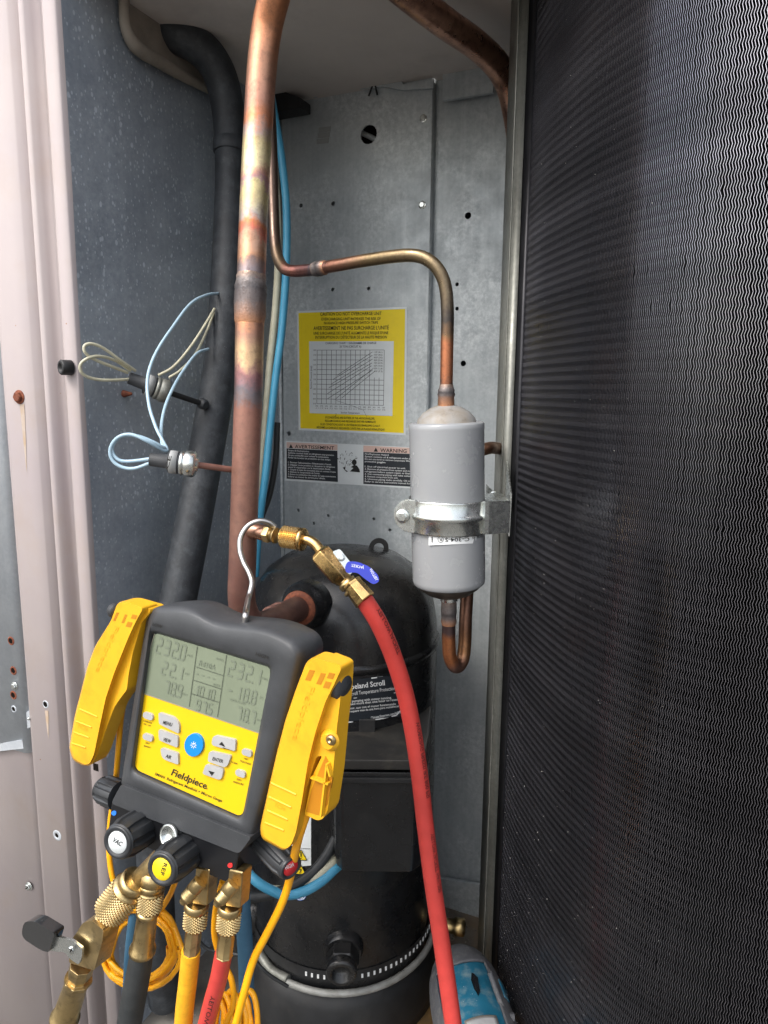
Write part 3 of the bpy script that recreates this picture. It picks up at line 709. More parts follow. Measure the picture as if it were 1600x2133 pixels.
# fraction along the length from photo rows
L_ = [0]
for a_, b_ in zip(dp, dp[1:]): L_.append(L_[-1] + (b_-a_).length)
rows = [-70, -5, 60, 140, 260, 430, 560, 640, 800, 1000, 1180, 1235, 1272, 1297, 1300, 1310, 1320]
def fr(y):
    for i in range(len(rows)-1):
        if rows[i] <= y <= rows[i+1]: return (L_[i] + (L_[i+1]-L_[i])*(y-rows[i])/(rows[i+1]-rows[i]))/L_[-1]
cols = [(-70, '#c98457'), (90, '#dd9a74'), (150, '#c79478'), (230, '#c4907c'), (262, '#d98a60'), (285, '#bfa9a0'), (310, '#e2cf9a'), (350, '#efdfae'), (375, '#d8a18a'), (388, '#b98e9a'), (400, '#e8d79b'), (455, '#b9aea8'), (470, '#e58a56'), (492, '#dd6f5e'), (508, '#d8ad92'), (545, '#d9a07a'), (566, '#8d7c78'), (585, '#8b8488'), (600, '#7d7377'), (632, '#e0955c'), (655, '#d9976a'), (690, '#a9806f'), (740, '#d6b48a'), (775, '#a8787c'), (808, '#6b6c74'), (835, '#74686a'), (850, '#8c6054')]
hm = heat('heat_tinted_copper', [(max(0, min(1, fr(y))), c_) for y, c_ in cols] + [(fr(1100), '#6f4d43'), (fr(1200), '#694740'), (1, '#4b3632')], rough=.38, amp=.045, bump=.3, nscale=24, garm=.5, base='#96705e')
# the lower run is oxidised: less metallic
b_ = hm.node_tree.nodes['Principled BSDF']; sp_ = [n_ for n_ in hm.node_tree.nodes if n_.bl_idname == 'ShaderNodeSeparateXYZ'][0]
rp = hm.node_tree.nodes.new('ShaderNodeValToRGB'); rp.color_ramp.elements[0].position = fr(800); rp.color_ramp.elements[0].color = (.85,)*3 + (1,); rp.color_ramp.elements[1].position = fr(870); rp.color_ramp.elements[1].color = (.3,)*3 + (1,)
hm.node_tree.links.new(sp_.outputs[1], rp.inputs[0]); hm.node_tree.links.new(rp.outputs[0], b_.inputs['Metallic'])
disch = thing('discharge_pipe', 'tall thick copper pipe with rainbow heat marks, front of the cabinet', 'pipe', (dp[11].x, dp[11].y, dp[13].z))
rr = [.0150, .0150, .0148, .0146, .0145, .0143, .0143, .0146, .0143, .0143, .0143, .0143, .0145, .0148, .0150, .0150, .0150]
MB().tube(dp, rr, 36, sub=14).build('pipe_run', hm, disch)
MB().tube(px((590, -70, .745), (610, -118, .735), (650, -152, .725), (705, -156, .725), (762, -118, .755), (800, -55, .80)), .0150, 28).build('pipe_return', mk('warm_copper', (.62, .36, .23, 1), (.5, .3, .2, 1), 40, .35, .95), disch)
def joint(parent, a_, b_, prof_, mat, name='brazed_joint', lump=.06, seg=32):
    ax_ = (b_ - a_).normalized(); rnd = random.Random(hash(name) % 999)
    ph = rnd.random()*9
    return MB().lathe(a_, ax_, prof_, seg, caps=False, mod=lambda i, k: 1 + lump*noise.noise(V((math.cos(k/seg*6.28)*2+ph, math.sin(k/seg*6.28)*2, i*.9)))).build(name, mat, parent)
M['braze'] = heat('sooty_braze', [(0, '#a08878'), (.25, '#7d7674'), (.5, '#565253'), (.7, '#6f6664'), (1, '#c08a66')], .48, .7, .12, .7, 90)
M['copper'] = mk('brown_copper', (.50, .28, .19, 1), (.40, .22, .16, 1), 60, .32, .9, .15, 300, rvar=.08, dirt=('#4a3228', 60, .6))
M['copperd'] = mk('oxidised_copper', '#8a6459', '#7c584e', 50, .5, .25, .15, 300, dirt=('#5c4038', 50, .5))
a_ = dp[6] + (dp[7]-dp[6])*.15
joint(disch, a_, dp[7] + (dp[7]-dp[6])*.1, [(.0144, 0), (.0150, .003), (.0146, .006), (.0156, .009), (.0161, .012), (.0158, .016), (.0164, .019), (.0160, .028), (.0158, .040), (.0152, .046), (.0143, .050)], 'braze')
for x_, y_ in ((570, 1291), (583, 1284)):
    c_ = P(x_, y_, .764 if x_ < 575 else .775); d_ = (pp - dp[14]).normalized()
    MB().lathe(c_ - d_*.004, d_, [(.0150, 0), (.0163, .001), (.0165, .006), (.0150, .008)], 32).build('elbow_collar', 'copperd', disch)
# upper right copper pipe
pts = px((800, -55, .80), (850, -12, .82), (930, 50, .86), (990, 92, .90), (1035, 135, .93), (1060, 182, .95), (1074, 240, .96), (1084, 310, .965), (1092, 380, .97))
tubething('copper_pipe', 'dark copper pipe bending down from the ceiling at the upper right', 'pipe', pts, .0155, 'copper', 28)
# liquid line
lqp = px((560, 180, .87), (566, 300, .86), (570, 430, .845), (573, 500, .83), (580, 540, .815), (598, 562, .80), (640, 563, .785), (700, 553, .765), (770, 541, .745), (845, 532, .725), (880, 536, .717), (908, 555, .712), (926, 590, .710), (932, 640, .709), (931, 740, .709), (929, 848, .710))
hl2 = heat('liquid_line_copper', [(0, '#54463f'), (.33, '#64544b'), (.40, '#7d6a54'), (.435, '#9a665c'), (.47, '#805c58'), (.485, '#685f64'), (.52, '#8c6252'), (.56, '#82604f'), (.62, '#7d6c50'), (.74, '#84745a'), (.82, '#6a5e4e'), (.855, '#4a4644'), (.875, '#8a6c50'), (.89, '#b87654'), (.945, '#bd7a58'), (.96, '#75665f'), (1, '#7d665c')], .33, .85, .03, .2, 60)
lq = thing('liquid_line', 'slim brazed copper tube bending over and down into the grey drier', 'pipe', lqp[-1])
MB().tube(lqp, .0063, 24, sub=10).build('tube_run', hl2, lq)
a_, b_ = P(652, 561.5, .782), P(688, 555.5, .769)
joint(lq, a_, b_, [(.0064, 0), (.0074, .002), (.0078, .005), (.0074, .008), (.0082, .010), (.0076, .013), (.0072, .016), (.0064, .018)], 'braze', 'small_braze', .08, 24)
a_, b_ = P(930, 800, .7095), P(929, 850, .710)
joint(lq, a_, b_, [(.0064, 0), (.0070, .003), (.0084, .006), (.0080, .008), (.0088, .010), (.0080, .013), (.0080, .022)], M['braze'], 'cup_joint', .06, 24)
# ================================================================== DRIER
DT, DB = P(930, 880, .713), P(935, 1216, .713); dax = (DB - DT).normalized(); DL = (DB - DT).length; DR = .0375
dr = thing('filter_drier', 'grey cylindrical filter drier held by a zinc clamp beside the coil', 'filter drier', DB)
MB().lathe(DT, dax, [(DR*.86, .0015), (DR*.97, -.0005), (DR*1.008, .002), (DR*1.008, .006), (DR, .0085), (DR, DL-.006), (DR*.985, DL-.002), (DR*.93, DL)], 64).build('canister', 'drier', dr)
MB().lathe(DT, dax, [(DR*.8, .002), (DR*.76, -.004), (DR*.62, -.010), (DR*.42, -.0145), (DR*.24, -.017), (DR*.2, -.018)], 48).build('top_cap', 'drierd', dr)
MB().lathe(DT, dax, [(.0085, -.016), (.0083, -.023), (.0085, -.0235)], 32).build('inlet_neck', 'steel', dr)
MB().lathe(DB, dax, [(DR*.93, -.001), (DR*.82, .004), (DR*.6, .010), (DR*.4, .013), (DR*.26, .014)], 48).build('bottom_cap', mk('burnt_cap', '#5c544c', '#3c3630', 50, .4, .5, .2, 300), dr)
MB().lathe(DB, dax, [(.0090, .012), (.0090, .018)], 24).build('outlet_neck', 'steel', dr)
dcyl = lambda o_: (lambda x_, y_: cyl(x_, y_, o_, V((DT.x*.5+DB.x*.5, DT.y*.5+DB.y*.5, 0)), DR))
ml = grid_patch(MB(), dcyl(.0008), [(893, 1112), (1008, 1110), (1008, 1131), (893, 1136)], 14, 1).build('model_label', 'wprint', dr)
mb = MB(); q_ = dcyl(.0013)
txt(mb, q_, 'C-304-S', (978, 1119.5), (927, 1121), 8, up=(0, 1), bold=.01); txt(mb, q_, 'SPORLAN', (1006, 1113), (984, 1118), 6, up=(0, 1))
pline(mb, q_, [(918 + 6*math.cos(a/10*6.283), 1124 + 6*math.sin(a/10*6.283)) for a in range(11)], .9); txt(mb, q_, 'R', (921, 1121), (915, 1121), 6, up=(0, 1)); pline(mb, q_, [(900, 1118), (900, 1130)], 2)
mb.build('lettering', 'print', ml, smooth=False)
# clamp
zc = (P(930, 1083, .676)).z; dc = V((DT.x*.5+DB.x*.5, DT.y*.5+DB.y*.5, 0))
clamp = thing('pipe_clamp', 'shiny zinc plated clamp strap and bracket around the grey drier', 'clamp', (dc.x, dc.y, zc - .017))
hw = .0163
def band_ring(a0, a1, r, n=30): return [dc + V((math.cos(R(a0+(a1-a0)*i/n))*r, math.sin(R(a0+(a1-a0)*i/n))*r, 0)) for i in range(n+1)]
rB = DR + .0012
prof_z = [(-1, 0), (-.93, .0002), (-.2, 0), (-.12, .0012), (0, .0022), (.12, .0012), (.2, 0), (.93, .0002), (1, 0)]
arc = band_ring(198, 348, rB); vs = []; fs = []
for p in arc:
    d_ = (p - dc).normalized()
    for zz, bump_ in prof_z: vs.append(V((p.x, p.y, zc + zz*hw)) + d_*bump_)
m_ = len(prof_z)
for i in range(len(arc)-1):
    for j in range(m_-1): fs.append((i*m_+j, i*m_+j+1, (i+1)*m_+j+1, (i+1)*m_+j))
me_ = MB().add(vs, fs); bs = me_.build('strap', 'steel', clamp); s_ = bs.modifiers.new('thickness', 'SOLIDIFY'); s_.thickness = .0016; s_.offset = 1
MB().lathe(dc + UP*(zc - hw), UP, [(rB+.0006, 0), (rB+.0006, hw*2)], 48, caps=False).build('rear_strap', 'steel', clamp)
# left ear, two leaves with a bolt
ea = arc[0]; eb = V((P(822, 1083, .70).x, ea.y - .004, 0)); 
for k, nm in ((0, 'ear'), (1, 'rear_ear')):
    off = V((0, .006*k, 0)); L1 = V((eb.x - .001*k, eb.y, zc)) + off; L0 = V((ea.x + .012, ea.y - .012, zc)) + off
    dd = (L0 - L1); pts_ = [L1 + dd.normalized()*hw*(1 - math.cos(R(t_))) + UP*hw*math.sin(R(t_)) for t_ in range(-90, 91, 15)] + [L0 + UP*hw, L0 - UP*hw]
    eo = MB().prism(pts_, V((dd.y, -dd.x, 0)).normalized()*-.0018).build(nm, 'steel', clamp, bevel=.0004)
bc = L1 - V((0, .006, 0)) + dd.normalized()*.009; hexbolt(clamp, bc + V((0, -.0012, 0)), V((dd.y, -dd.x, 0)).normalized()*(-1 if dd.x < 0 else 1), .0052, 'clamp_bolt')
# right leg to bracket
ra = arc[-1]; rb = P(1010, 1083, .690); rc = P(1060, 1083, .700)
pts_ = [V((rb.x - .004, rb.y + .004, 0)), V((rb.x, rb.y - .0012, 0)), V((rb.x + .003, rb.y, 0)), V((rc.x, rc.y, 0))]
vs = [V((p.x, p.y, zc + s2*hw)) for p in pts_ for s2 in (-1, 1)]; o = MB().add(vs, [(0, 2, 3, 1), (2, 4, 5, 3), (4, 6, 7, 5)]).build('strap_leg', 'steel', clamp, smooth=False); s_ = o.modifiers.new('thickness', 'SOLIDIFY'); s_.thickness = .0018
br = [V((rc.x, rc.y - .001, zc - hw*1.25)), V((rc.x + .0005, rc.y - .001, zc + hw*1.4)), V((p0.x + .004, p0.y - .002, zc + hw*2.7)), V((p0.x + .004, p0.y - .002, zc - hw*1.0))]
MB().prism(br, V((.0016, 0, 0))).build('bracket', 'steel', clamp, bevel=.0004)
br = [V((rc.x, rc.y + .002, zc + hw*.92)), V((rb.x + .001, rb.y + .006, zc + hw*.92)), V((rb.x + .004, rb.y + .05, zc + hw*.92)), V((rc.x, rc.y + .06, zc + hw*.92))]
MB().prism(br, UP*.0014).build('bracket_shelf', 'steel', clamp, bevel=.0003)
q = [P(1013, 1008, .80), P(1046, 1042, .80), P(1046, 1066, .80), P(1013, 1066, .80)]
MB().prism(q, V((0, -.0015, 0))).build('bracket_gusset', 'steel', clamp, bevel=.0003); hexbolt(clamp, P(1028, 1032, .797), V((0, -1, 0)), .0035)
# outlet U bend rising behind the drier and out to the coil
ub = px((935, 1243, .713), (935, 1275, .713), (935, 1340, .714), (938, 1370, .716), (950, 1389, .722), (963, 1376, .731), (968, 1345, .736), (970, 1290, .742), (976, 1180, .765), (982, 1050, .79), (985, 980, .80), (995, 945, .805), (1015, 934, .81), (1036, 934, .845), (1056, 938, .87), (1075, 948, .90))
hu = heat('u_bend_copper', [(0, '#a0603e'), (.03, '#5a4644'), (.085, '#5a4a4a'), (.10, '#b0714a'), (.155, '#b0704a'), (.175, '#85655c'), (.24, '#8c6444'), (.3, '#684a3a'), (.5, '#6a4b3e'), (1, '#7a5a44')], .36, .85, .012, .15, 60)
uo = thing('outlet_tube', 'short copper U bend hanging below the grey drier', 'pipe', (ub[4].x, ub[4].y, ub[4].z - .007))
MB().tube(ub, .0071, 24, sub=10).build('tube_run', hu, uo)
joint(uo, P(935, 1238, .713), P(935, 1300, .713), [(.0078, 0), (.0080, .010), (.0084, .018), (.0080, .021), (.0078, .024), (.0084, .029), (.0073, .033)], M['braze'], 'cup_joint', .05, 24)

# ================================================================== SERVICE VALVE, LOW-LOSS FITTING, RED HOSE
c0 = P(524, 1104, .716); c1 = P(580, 1117, .700); axv = (c1 - c0).normalized()
core = thing('service_port', 'copper stub and brass hex service port sticking out of the copper pipe', 'valve', c0)
MB().lathe(c0, axv, [(.0082, 0), (.0085, .006), (.0080, .0075), (.0082, .018), (.0072, .019)], 28).build('stub', 'copper', core)
MB().lathe(c0 + axv*.0185, axv, [(.0094, 0), (.0094, .006), (.0085, .007)], 6, flat=True).build('hex', 'brassd', core, bevel=.0006)
MB().lathe(c0 + axv*.0255, axv, [(.0065, 0), (.0065, .004), (.0082, .0042), (.0082, .006)], 24).build('thread', 'brassd', core)
hose = thing('red_charging_hose', 'long red hose with brass ball valve and blue lever, running down right of the compressor', 'hose', P(948, 2150, .62))
n0 = P(589, 1117.5, .697); n1 = P(634, 1124, .688)
knurl(hose, n0, n1 - n0, .0118, (n1-n0).length, 'brass', 40, 9)
bt = px((630, 1123, .689), (645, 1126, .686), (658, 1135, .683), (668, 1148, .680))
MB().tube(bt, .0052, 20).build('bent_tube', 'brass', hose)
v0 = P(664, 1150, .680); v1 = P(719, 1210, .668); vax = (v1 - v0).normalized(); VL = (v1-v0).length
vb = MB().lathe(v0, vax, [(.0088, 0), (.0118, .003), (.0118, VL*.8), (.0105, VL*.86), (.0085, VL)], 6, flat=True, phase=.4).build('valve_body', 'brass', hose, bevel=.0006)
MB().lathe(v0 + vax*VL*.9, vax, [(.0075, 0), (.0075, .005), (.0092, .0055), (.0092, .010), (.0070, .0105), (.0070, .013), (.0098, .0135), (.0098, .016)], 24).build('coupling', 'brassd', vb)
f0 = P(731, 1214, .664); f1 = P(762, 1252, .655); fax = (f1-f0).normalized(); FL = (f1-f0).length
MB().lathe(f0, fax, [(.0095, 0), (.0104, .001), (.0104, .003), (.0100, .0035), (.0110, FL-.004), (.0113, FL-.001), (.0105, FL)], 8, flat=False, phase=.3).build('ferrule', 'brass', hose, bevel=.0004, smooth=False)
hp = px((757, 1246, .657), (790, 1300, .660), (822, 1375, .666), (850, 1470, .668), (872, 1600, .664), (886, 1720, .658), (900, 1830, .65), (921, 1970, .64), (948, 2160, .62))
MB().tube(hp, [.0088]*9, 24, sub=12).build('hose_run', 'redh', hose)
def tube_txt(parent, path, r, s0_, s1_, s, h, a0, mat, flip=False, name='lettering', bold=.01):
    d_ = [0]
    for a_, b_ in zip(path, path[1:]): d_.append(d_[-1] + (b_-a_).length)
    def at(u):
        u = max(0, min(d_[-1], u))
        for i in range(len(d_)-1):
            if u <= d_[i+1]: k = (u-d_[i])/(d_[i+1]-d_[i]); p = path[i].lerp(path[i+1], k); return p, (path[i+1]-path[i]).normalized()
        return path[-1], (path[-1]-path[-2]).normalized()
    vs, fs = glyphs(s, bold); out = []
    for x, y in vs:
        u = s0_ + (s1_-s0_)*x if not flip else s1_ - (s1_-s0_)*x
        p, T = at(u*d_[-1]); n_ = (CAM - p); n_ = (n_ - T*n_.dot(T)).normalized(); b2 = T.cross(n_)
        a_ = a0 + (-1 if flip else 1)*(y*h/.72)/r; out.append(p + (n_*math.cos(a_) + b2*math.sin(a_))*(r+.0003))
    return MB().add(out, fs, None, 0, True).build(name, mat, parent, smooth=False)
def fine(pts, sub=12):
    m = MB(); m.tube(pts, .001, 3, sub=sub, caps=False); return [sum((m.v[i*3+k] for k in range(3)), V())/3 for i in range(len(m.v)//3)]
M['hprint'] = mk('dark_red_print', '#5e1d1b', rough=.7)
fh = fine(hp)
for a0_, a1_, s in ((.03, .14, 'YELLOW JACKET'), (.30, .47, 'WORKING PRESSURE 800 PSI'), (.55, .68, 'YELLOW JACKET HAV-200')): tube_txt(hose, fh, .0088, a0_, a1_, s, .0046, -1.0, 'hprint', bold=.02)
# valve lever
lv = MB(); 
def HP(x, y, d=0): 
    o_ = P(690, 1180, .660); n_ = (CAM - o_).normalized(); return plane_hit(x, y, o_ + n_*d, n_)
nH = (CAM - P(690, 1180, .660)).normalized()
lev = MB().prism([HP(x, y, .004) for x, y in rpoly([(692, 1149), (708, 1143), (742, 1186), (728, 1198)], 5)], -nH*.0015).build('lever_plate', 'steel', hose, bevel=.0003)
hexbolt(lev, HP(711, 1161, .004), nH, .0028, 'lever_screw')
M_ = MB().prism([HP(x, y, .0065) for x, y in rpoly([(718, 1183), (724, 1169), (745, 1170), (772, 1181), (789, 1200), (790, 1212), (778, 1218), (760, 1206), (744, 1192), (722, 1194)], [5, 6, 8, 14, 8, 7, 7, 10, 8, 5])], -nH*.007).build('blue_lever_sleeve', 'bgrip', lev, bevel=.0022, segs=4)
mb = MB(); txt(mb, lambda x, y: HP(x, y, .0067), 'YELLOW', (783, 1210), (769, 1186), 6, up=(.9, -.45), bold=.01); txt(mb, lambda x, y: HP(x, y, .0067), 'JACKET', (758, 1180), (731, 1174), 6, up=(.2, 1), bold=.01)
mb.build('lettering', 'wprint', M_, smooth=False)

# ================================================================== STICKERS
st1 = thing('charging_chart_sticker', 'yellow overcharge caution sticker with white line chart, on the back wall', 'sticker', W(735, 900, .0125))
Sp = lambda o_: (lambda x_, y_: W(x_, y_, o_))
poly(MB(), Sp(.0127), [(618, 648), (848, 639), (847, 770), (845, 907), (730, 901), (622, 896)]).build('white_margin', 'sheetw', st1, smooth=False)
poly(MB(), Sp(.0130), [(622, 652), (844, 643.5), (841, 902), (626, 892)]).build('yellow_field', 'sheety', st1, smooth=False)
poly(MB(), Sp(.0133), [(644, 711), (820.5, 710.5), (817.5, 866.5), (645, 860.5)]).build('chart_panel', 'sheetw', st1, smooth=False)
mb = MB(); q_ = Sp(.0136)
for s, a_, b_, h in (('CAUTION DO NOT OVERCHARGE UNIT', (667, 657.5), (795, 656), 7.2), ('OVERCHARGING UNIT INCREASES THE RISK OF', (669, 667.5), (793, 666.5), 6), ('NUISANCE HIGH PRESSURE SWITCH TRIPS', (675, 675.5), (787.5, 674.5), 5.6),
    ("AVERTISSEMENT NE PAS SURCHARGE L'UNITÉ", (653, 687.5), (810, 686), 8), ("UNE SURCHARGE DE L'UNITÉ AUGMENTE LE RISQUE D'UNE", (653, 697), (809, 696), 6), ('INTERRUPTION DU DÉTECTEUR DE LA HAUTE PRESSION', (657, 705.5), (806, 705), 6),
    ('CHARGING CHART / DIAGRAMME DE CHARGE', (678, 717), (784, 716.5), 4.6), ('20 TON (CIRCUIT A)', (707.5, 724), (752.5, 724), 4.6),
    ('IF CONDITIONS ARE OUTSIDE OF THE ABOVE ENVELOPE,', (678, 871.5), (780.5, 874), 4.4), ('RECLAIM CHARGE AND RECHARGE UNIT PER NAMEPLATE', (677, 878.5), (782.5, 881), 4.4),
    ("SI LES CONDITIONS SONT A L'EXTÉRIEUR DE L'ENVELOPPE CI-HAUT,", (667.5, 885.5), (792.5, 889.5), 4.4), ("RÉCLAME LA CHARGE ET RECHARGE L'UNITÉ PAR LA PLAQUE SIGNALÉTIQUE", (660, 892), (801, 897), 4.4),
    ('Suction Temperature', (710, 861), (749, 862), 3.6), ('Suction Pressure (psig)', (649.5, 810), (649.5, 762), 3.2)): txt(mb, q_, s, a_, b_, h, bold=.008)
TL, TR, BRc, BL = (660.8, 729.3), (800.5, 729), (799, 844.5), (660, 840.8)
def gxy(u, v): return ((TL[0]*(1-u)+TR[0]*u)*(1-v)+(BL[0]*(1-u)+BRc[0]*u)*v, (TL[1]*(1-u)+TR[1]*u)*(1-v)+(BL[1]*(1-u)+BRc[1]*u)*v)
for i, s in enumerate(('180', '170', '160', '150', '140', '130', '120', '110', '100', '90', '80', '70')):
    a_ = gxy(0, i/11); txt(mb, q_, s, (a_[0]-8, a_[1]+1.5), (a_[0]-1.8, a_[1]+1.5), 3)
for i in range(15):
    a_ = gxy(i/14, 1); txt(mb, q_, str(30 + 5*i), (a_[0]-2.6, a_[1]+6), (a_[0]+2.6, a_[1]+6.2), 3); txt(mb, q_, '%.1f' % ((5*i-2)/1.8), (a_[0]-3.2, a_[1]+10.5), (a_[0]+3.2, a_[1]+10.7), 2.8)
for i, s in enumerate(('115F (46.1)', '105F (40.6)', '95F (35)', '85F (29.4)', '75F (23.9)', '65F (18.3)', '55F (12.8)', '45F (7.2)')):
    y_ = 735 + i*5.7; txt(mb, q_, s, (779, y_), (797, y_+.2), 3.4, bold=.004)
poly(mb, q_, [(700, 861), (700.8, 861), (699.5, 868), (698.6, 868)])
mb.build('lettering', 'print', st1, smooth=False)
mb = MB(); q_ = Sp(.01345)
for i in range(15):
    v1_ = 0 if i < 12 else .5
    line(mb, q_, gxy(i/14, v1_ if i < 14 else 0), gxy(i/14, 1), .9)
for i in range(12):
    line(mb, q_, gxy(0, i/11), gxy(11.2/14 if 0 < i < 6 else 1, i/11), .9)
for a_, b_ in (((702, 782), (776, 733)), ((693, 791), (776, 740)), ((690, 800), (776, 748)), ((685, 808), (775, 756)), ((682, 820), (774, 762)), ((682, 831), (776, 771)), ((699, 831), (778, 767)), ((712, 829), (780, 774))): line(mb, q_, a_, b_, 1)
line(mb, q_, (660, 831), (682, 831), 1); line(mb, q_, (682, 831), (700, 832), .8); line(mb, q_, (700, 834), (735, 846), .6); line(mb, q_, (735, 846), (757, 854), .6); line(mb, q_, (757, 854), (764, 868), .6)
mb.build('chart_lines', 'grid', st1, smooth=False)
st2 = thing('warning_sticker', 'long black and white bilingual explosion warning sticker under the yellow one', 'sticker', W(730, 1000, .0125))
poly(MB(), Sp(.0127), [(595, 918), (880, 933), (880, 1019), (594, 1001)]).build('white_margin', 'sheetw', st2, smooth=False)
for q_ in ([(597, 921), (703, 926), (703, 938), (597, 933)], [(757, 928), (878, 934), (878, 946), (757, 941)]): poly(MB(), Sp(.0130), q_).build('pink_header', 'sheetp', st2, smooth=False)
for q_ in ([(597, 934), (703, 939), (704, 1004), (597, 997)], [(757, 941.5), (878, 946.5), (878, 1015), (757, 1008)]): poly(MB(), Sp(.0130), q_).build('black_field', 'sheetb', st2, smooth=False)
mb = MB(); q_ = Sp(.0134)
txt(mb, q_, 'AVERTISSEMENT', (614, 933.5), (696, 937), 7.6, bold=.012); txt(mb, q_, 'WARNING', (792, 941.5), (847, 943.5), 8, bold=.012)
poly(mb, q_, [(606, 925), (610.5, 933.5), (602, 933.2)]); poly(mb, q_, [(783, 932), (787.5, 941), (778.5, 940.6)])
# exploding pipe pictogram
poly(mb, q_, circ(738, 963, 5, 6)); poly(mb, q_, [(738, 968), (744, 970), (749, 978), (750, 984), (729, 982), (736, 975), (731, 973)]); poly(mb, q_, [(725, 982), (719, 978), (720, 972), (714, 974), (718, 979), (722, 983)])
rnd = random.Random(5)
for k in range(46):
    a_ = R(-150 + rnd.random()*110); r1 = rnd.uniform(6, 34); r2 = r1 + rnd.uniform(1.5, 4); line(mb, q_, (724 + r1*math.cos(a_)*.75, 976 + r1*math.sin(a_)), (724 + r2*math.cos(a_+.06)*.75, 976 + r2*math.sin(a_+.06)), .8)
mb.build('black_print', 'print', st2, smooth=False)
mb = MB()
Lf = ["Risque de feu/explosion.", "Système contient huile et réfrigérant sous pression.", "Ne pas surchauffer pour enlever le composante.", "Porter les lunettes de protection en tout temps.", None, "1. Fermer l'alimentation d'électricité à l'unité.", "2. Dégager toute pression et récupérer le réfrigérant", "   avant la réparation ou la destruction finale.", "3. Couper le tuyau de connection avec un couteau à tuyau.", "4. Enlever la composante de l'unité.", "5. Enlever le combustion des enduits du tuyau ouvertement.", "Référer au manuel de service pour détails."]
Rt = ["Fire/Explosion Hazard.", "System contains oil & refrigerant under pressure.", "Do not use torch to remove component. Wear your", "protective goggles.", None, "1. Shut off electrical power to unit.", "2. Remove all pressure from system and recover", "   refrigerant before system repair or final disposal.", "3. Cut connecting piping with tube cutter.", "4. Remove component from unit.", "5. Unsweat piping stubs carefully. Oil may ignite.", "Refer to service instructions manual for details."]
for i, s in enumerate(Lf):
    if s: y_ = 939.5 + i*4.95; wd_ = min(100, len(s)*1.85); txt(mb, q_, s, (600, y_), (600+wd_, y_ + wd_*.055), 3.3, bold=.012)
for i, s in enumerate(Rt):
    if s: y_ = 947 + i*5.2; wd_ = min(115, len(s)*2.3); txt(mb, q_, s, (760, y_), (760+wd_, y_ + wd_*.05), 3.5, bold=.012)
mb.build('white_print', 'wprint', st2, smooth=False)
#PART3
# ================================================================== PRESSURE SWITCHES AND WIRES
def switch(name, label, pa, pb, pc, mats, r0):
    """pa: wire end, pb: metal end, pc: end of the stem on the pipe"""
    t = thing(name, label, 'pressure switch', pb); ax_ = (pb - pa).normalized(); L = (pb - pa).length
    MB().lathe(pa, ax_, [(r0*.5, 0), (r0*.55, .001), (r0*.6, L*.38), (r0*.92, L*.42), (r0*.95, L*.68), (r0*.9, L*.69)], 28).build('boot', 'rubber', t)
    MB().lathe(pa + ax_*L*.66, ax_, [(r0*.97, 0), (r0*1.05, .001), (r0*1.05, L*.08), (r0*.97, L*.09), (r0*1.08, L*.11), (r0*1.12, L*.2), (r0*1.1, L*.30), (r0*.95, L*.34), (r0*.6, L*.345), (r0*.6, L*.38), (r0*.42, L*.40)], 32).build('metal_body', mats[0], t)
    MB().tube([pb - ax_*.002, pb.lerp(pc, .5), pc], r0*.27, 14).build('stem', mats[1], t)
    MB().lathe(pa + ax_*L*.44, ax_, [(r0*.97, 0), (r0*.985, .0003), (r0*.985, L*.17), (r0*.97, L*.17)], 28, caps=False).build('paper_tag', mats[2], t)
    return t
sw2 = switch('pressure_switch', 'round pressure switch with light blue wires, on the stem from the copper pipe', P(312, 957, .70), P(408, 968, .705), P(488, 979, .735), ('steel', 'copperd', 'tape'), .0118)
mb = MB(); a_ = P(352, 962, .6895)
txt(mb, lambda x, y: P(x, y, .6885), 'CE', (350, 978), (358, 950), 8, up=(-.97, -.2), bold=.02); mb.build('lettering', 'print', sw2, smooth=False)
sw1 = switch('pressure_switch', 'black taped pressure switch with cream wires, on the stem from the dark pipe', P(268, 787, .83), P(350, 817, .85), P(424, 842, .885), ('post', 'blackm', 'tape'), .0125)
MB().lathe(P(424, 842, .885), V((.6, -.5, -.2)), [(.007, -.004), (.0065, .002), (.004, .005)], 16).build('stem_weld', 'suction', sw1)
def wire(name, label, cat, pts, r, mat, group=None, seg=10, sub=8):
    return tag(MB().tube(px(*pts), r, seg, sub=sub).build(name, mat), label, cat, group)
wire('blue_wire', 'light blue wire arching from the dark pipe top down to the lower switch', 'wire', [(455, 611, .93), (432, 614, .90), (398, 632, .86), (362, 678, .82), (325, 735, .79), (308, 785, .77), (310, 840, .75), (325, 890, .73), (340, 920, .72), (348, 938, .715), (338, 936, .71), (305, 918, .70), (272, 905, .70), (245, 912, .70), (230, 935, .70), (234, 958, .70), (252, 972, .70), (278, 976, .70), (312, 965, .70)], .00175, 'wblue')
wire('blue_wire', 'light blue wire from beside the dark pipe, lower loop into the boot', 'wire', [(434, 727, .90), (412, 735, .87), (392, 758, .84), (365, 800, .80), (345, 845, .77), (336, 890, .74), (338, 925, .72), (342, 933, .712), (320, 921, .704), (288, 909, .702), (255, 908, .702), (238, 922, .702), (234, 940, .702), (246, 957, .702), (265, 961, .702), (312, 956, .70)], .00175, 'wblue')
wire('cream_wire', 'cream wire looping widest left above the black taped switch', 'wire', [(447, 643, .92), (425, 680, .90), (395, 725, .88), (360, 765, .86), (330, 782, .85)], .0017, 'wcream')
wire('cream_wire', 'cream wire beside it behind the blue wires, running up to the dark pipe', 'wire', [(446, 650, .925), (430, 692, .905), (405, 740, .885), (375, 772, .865), (352, 787, .855)], .0016, 'wcream')
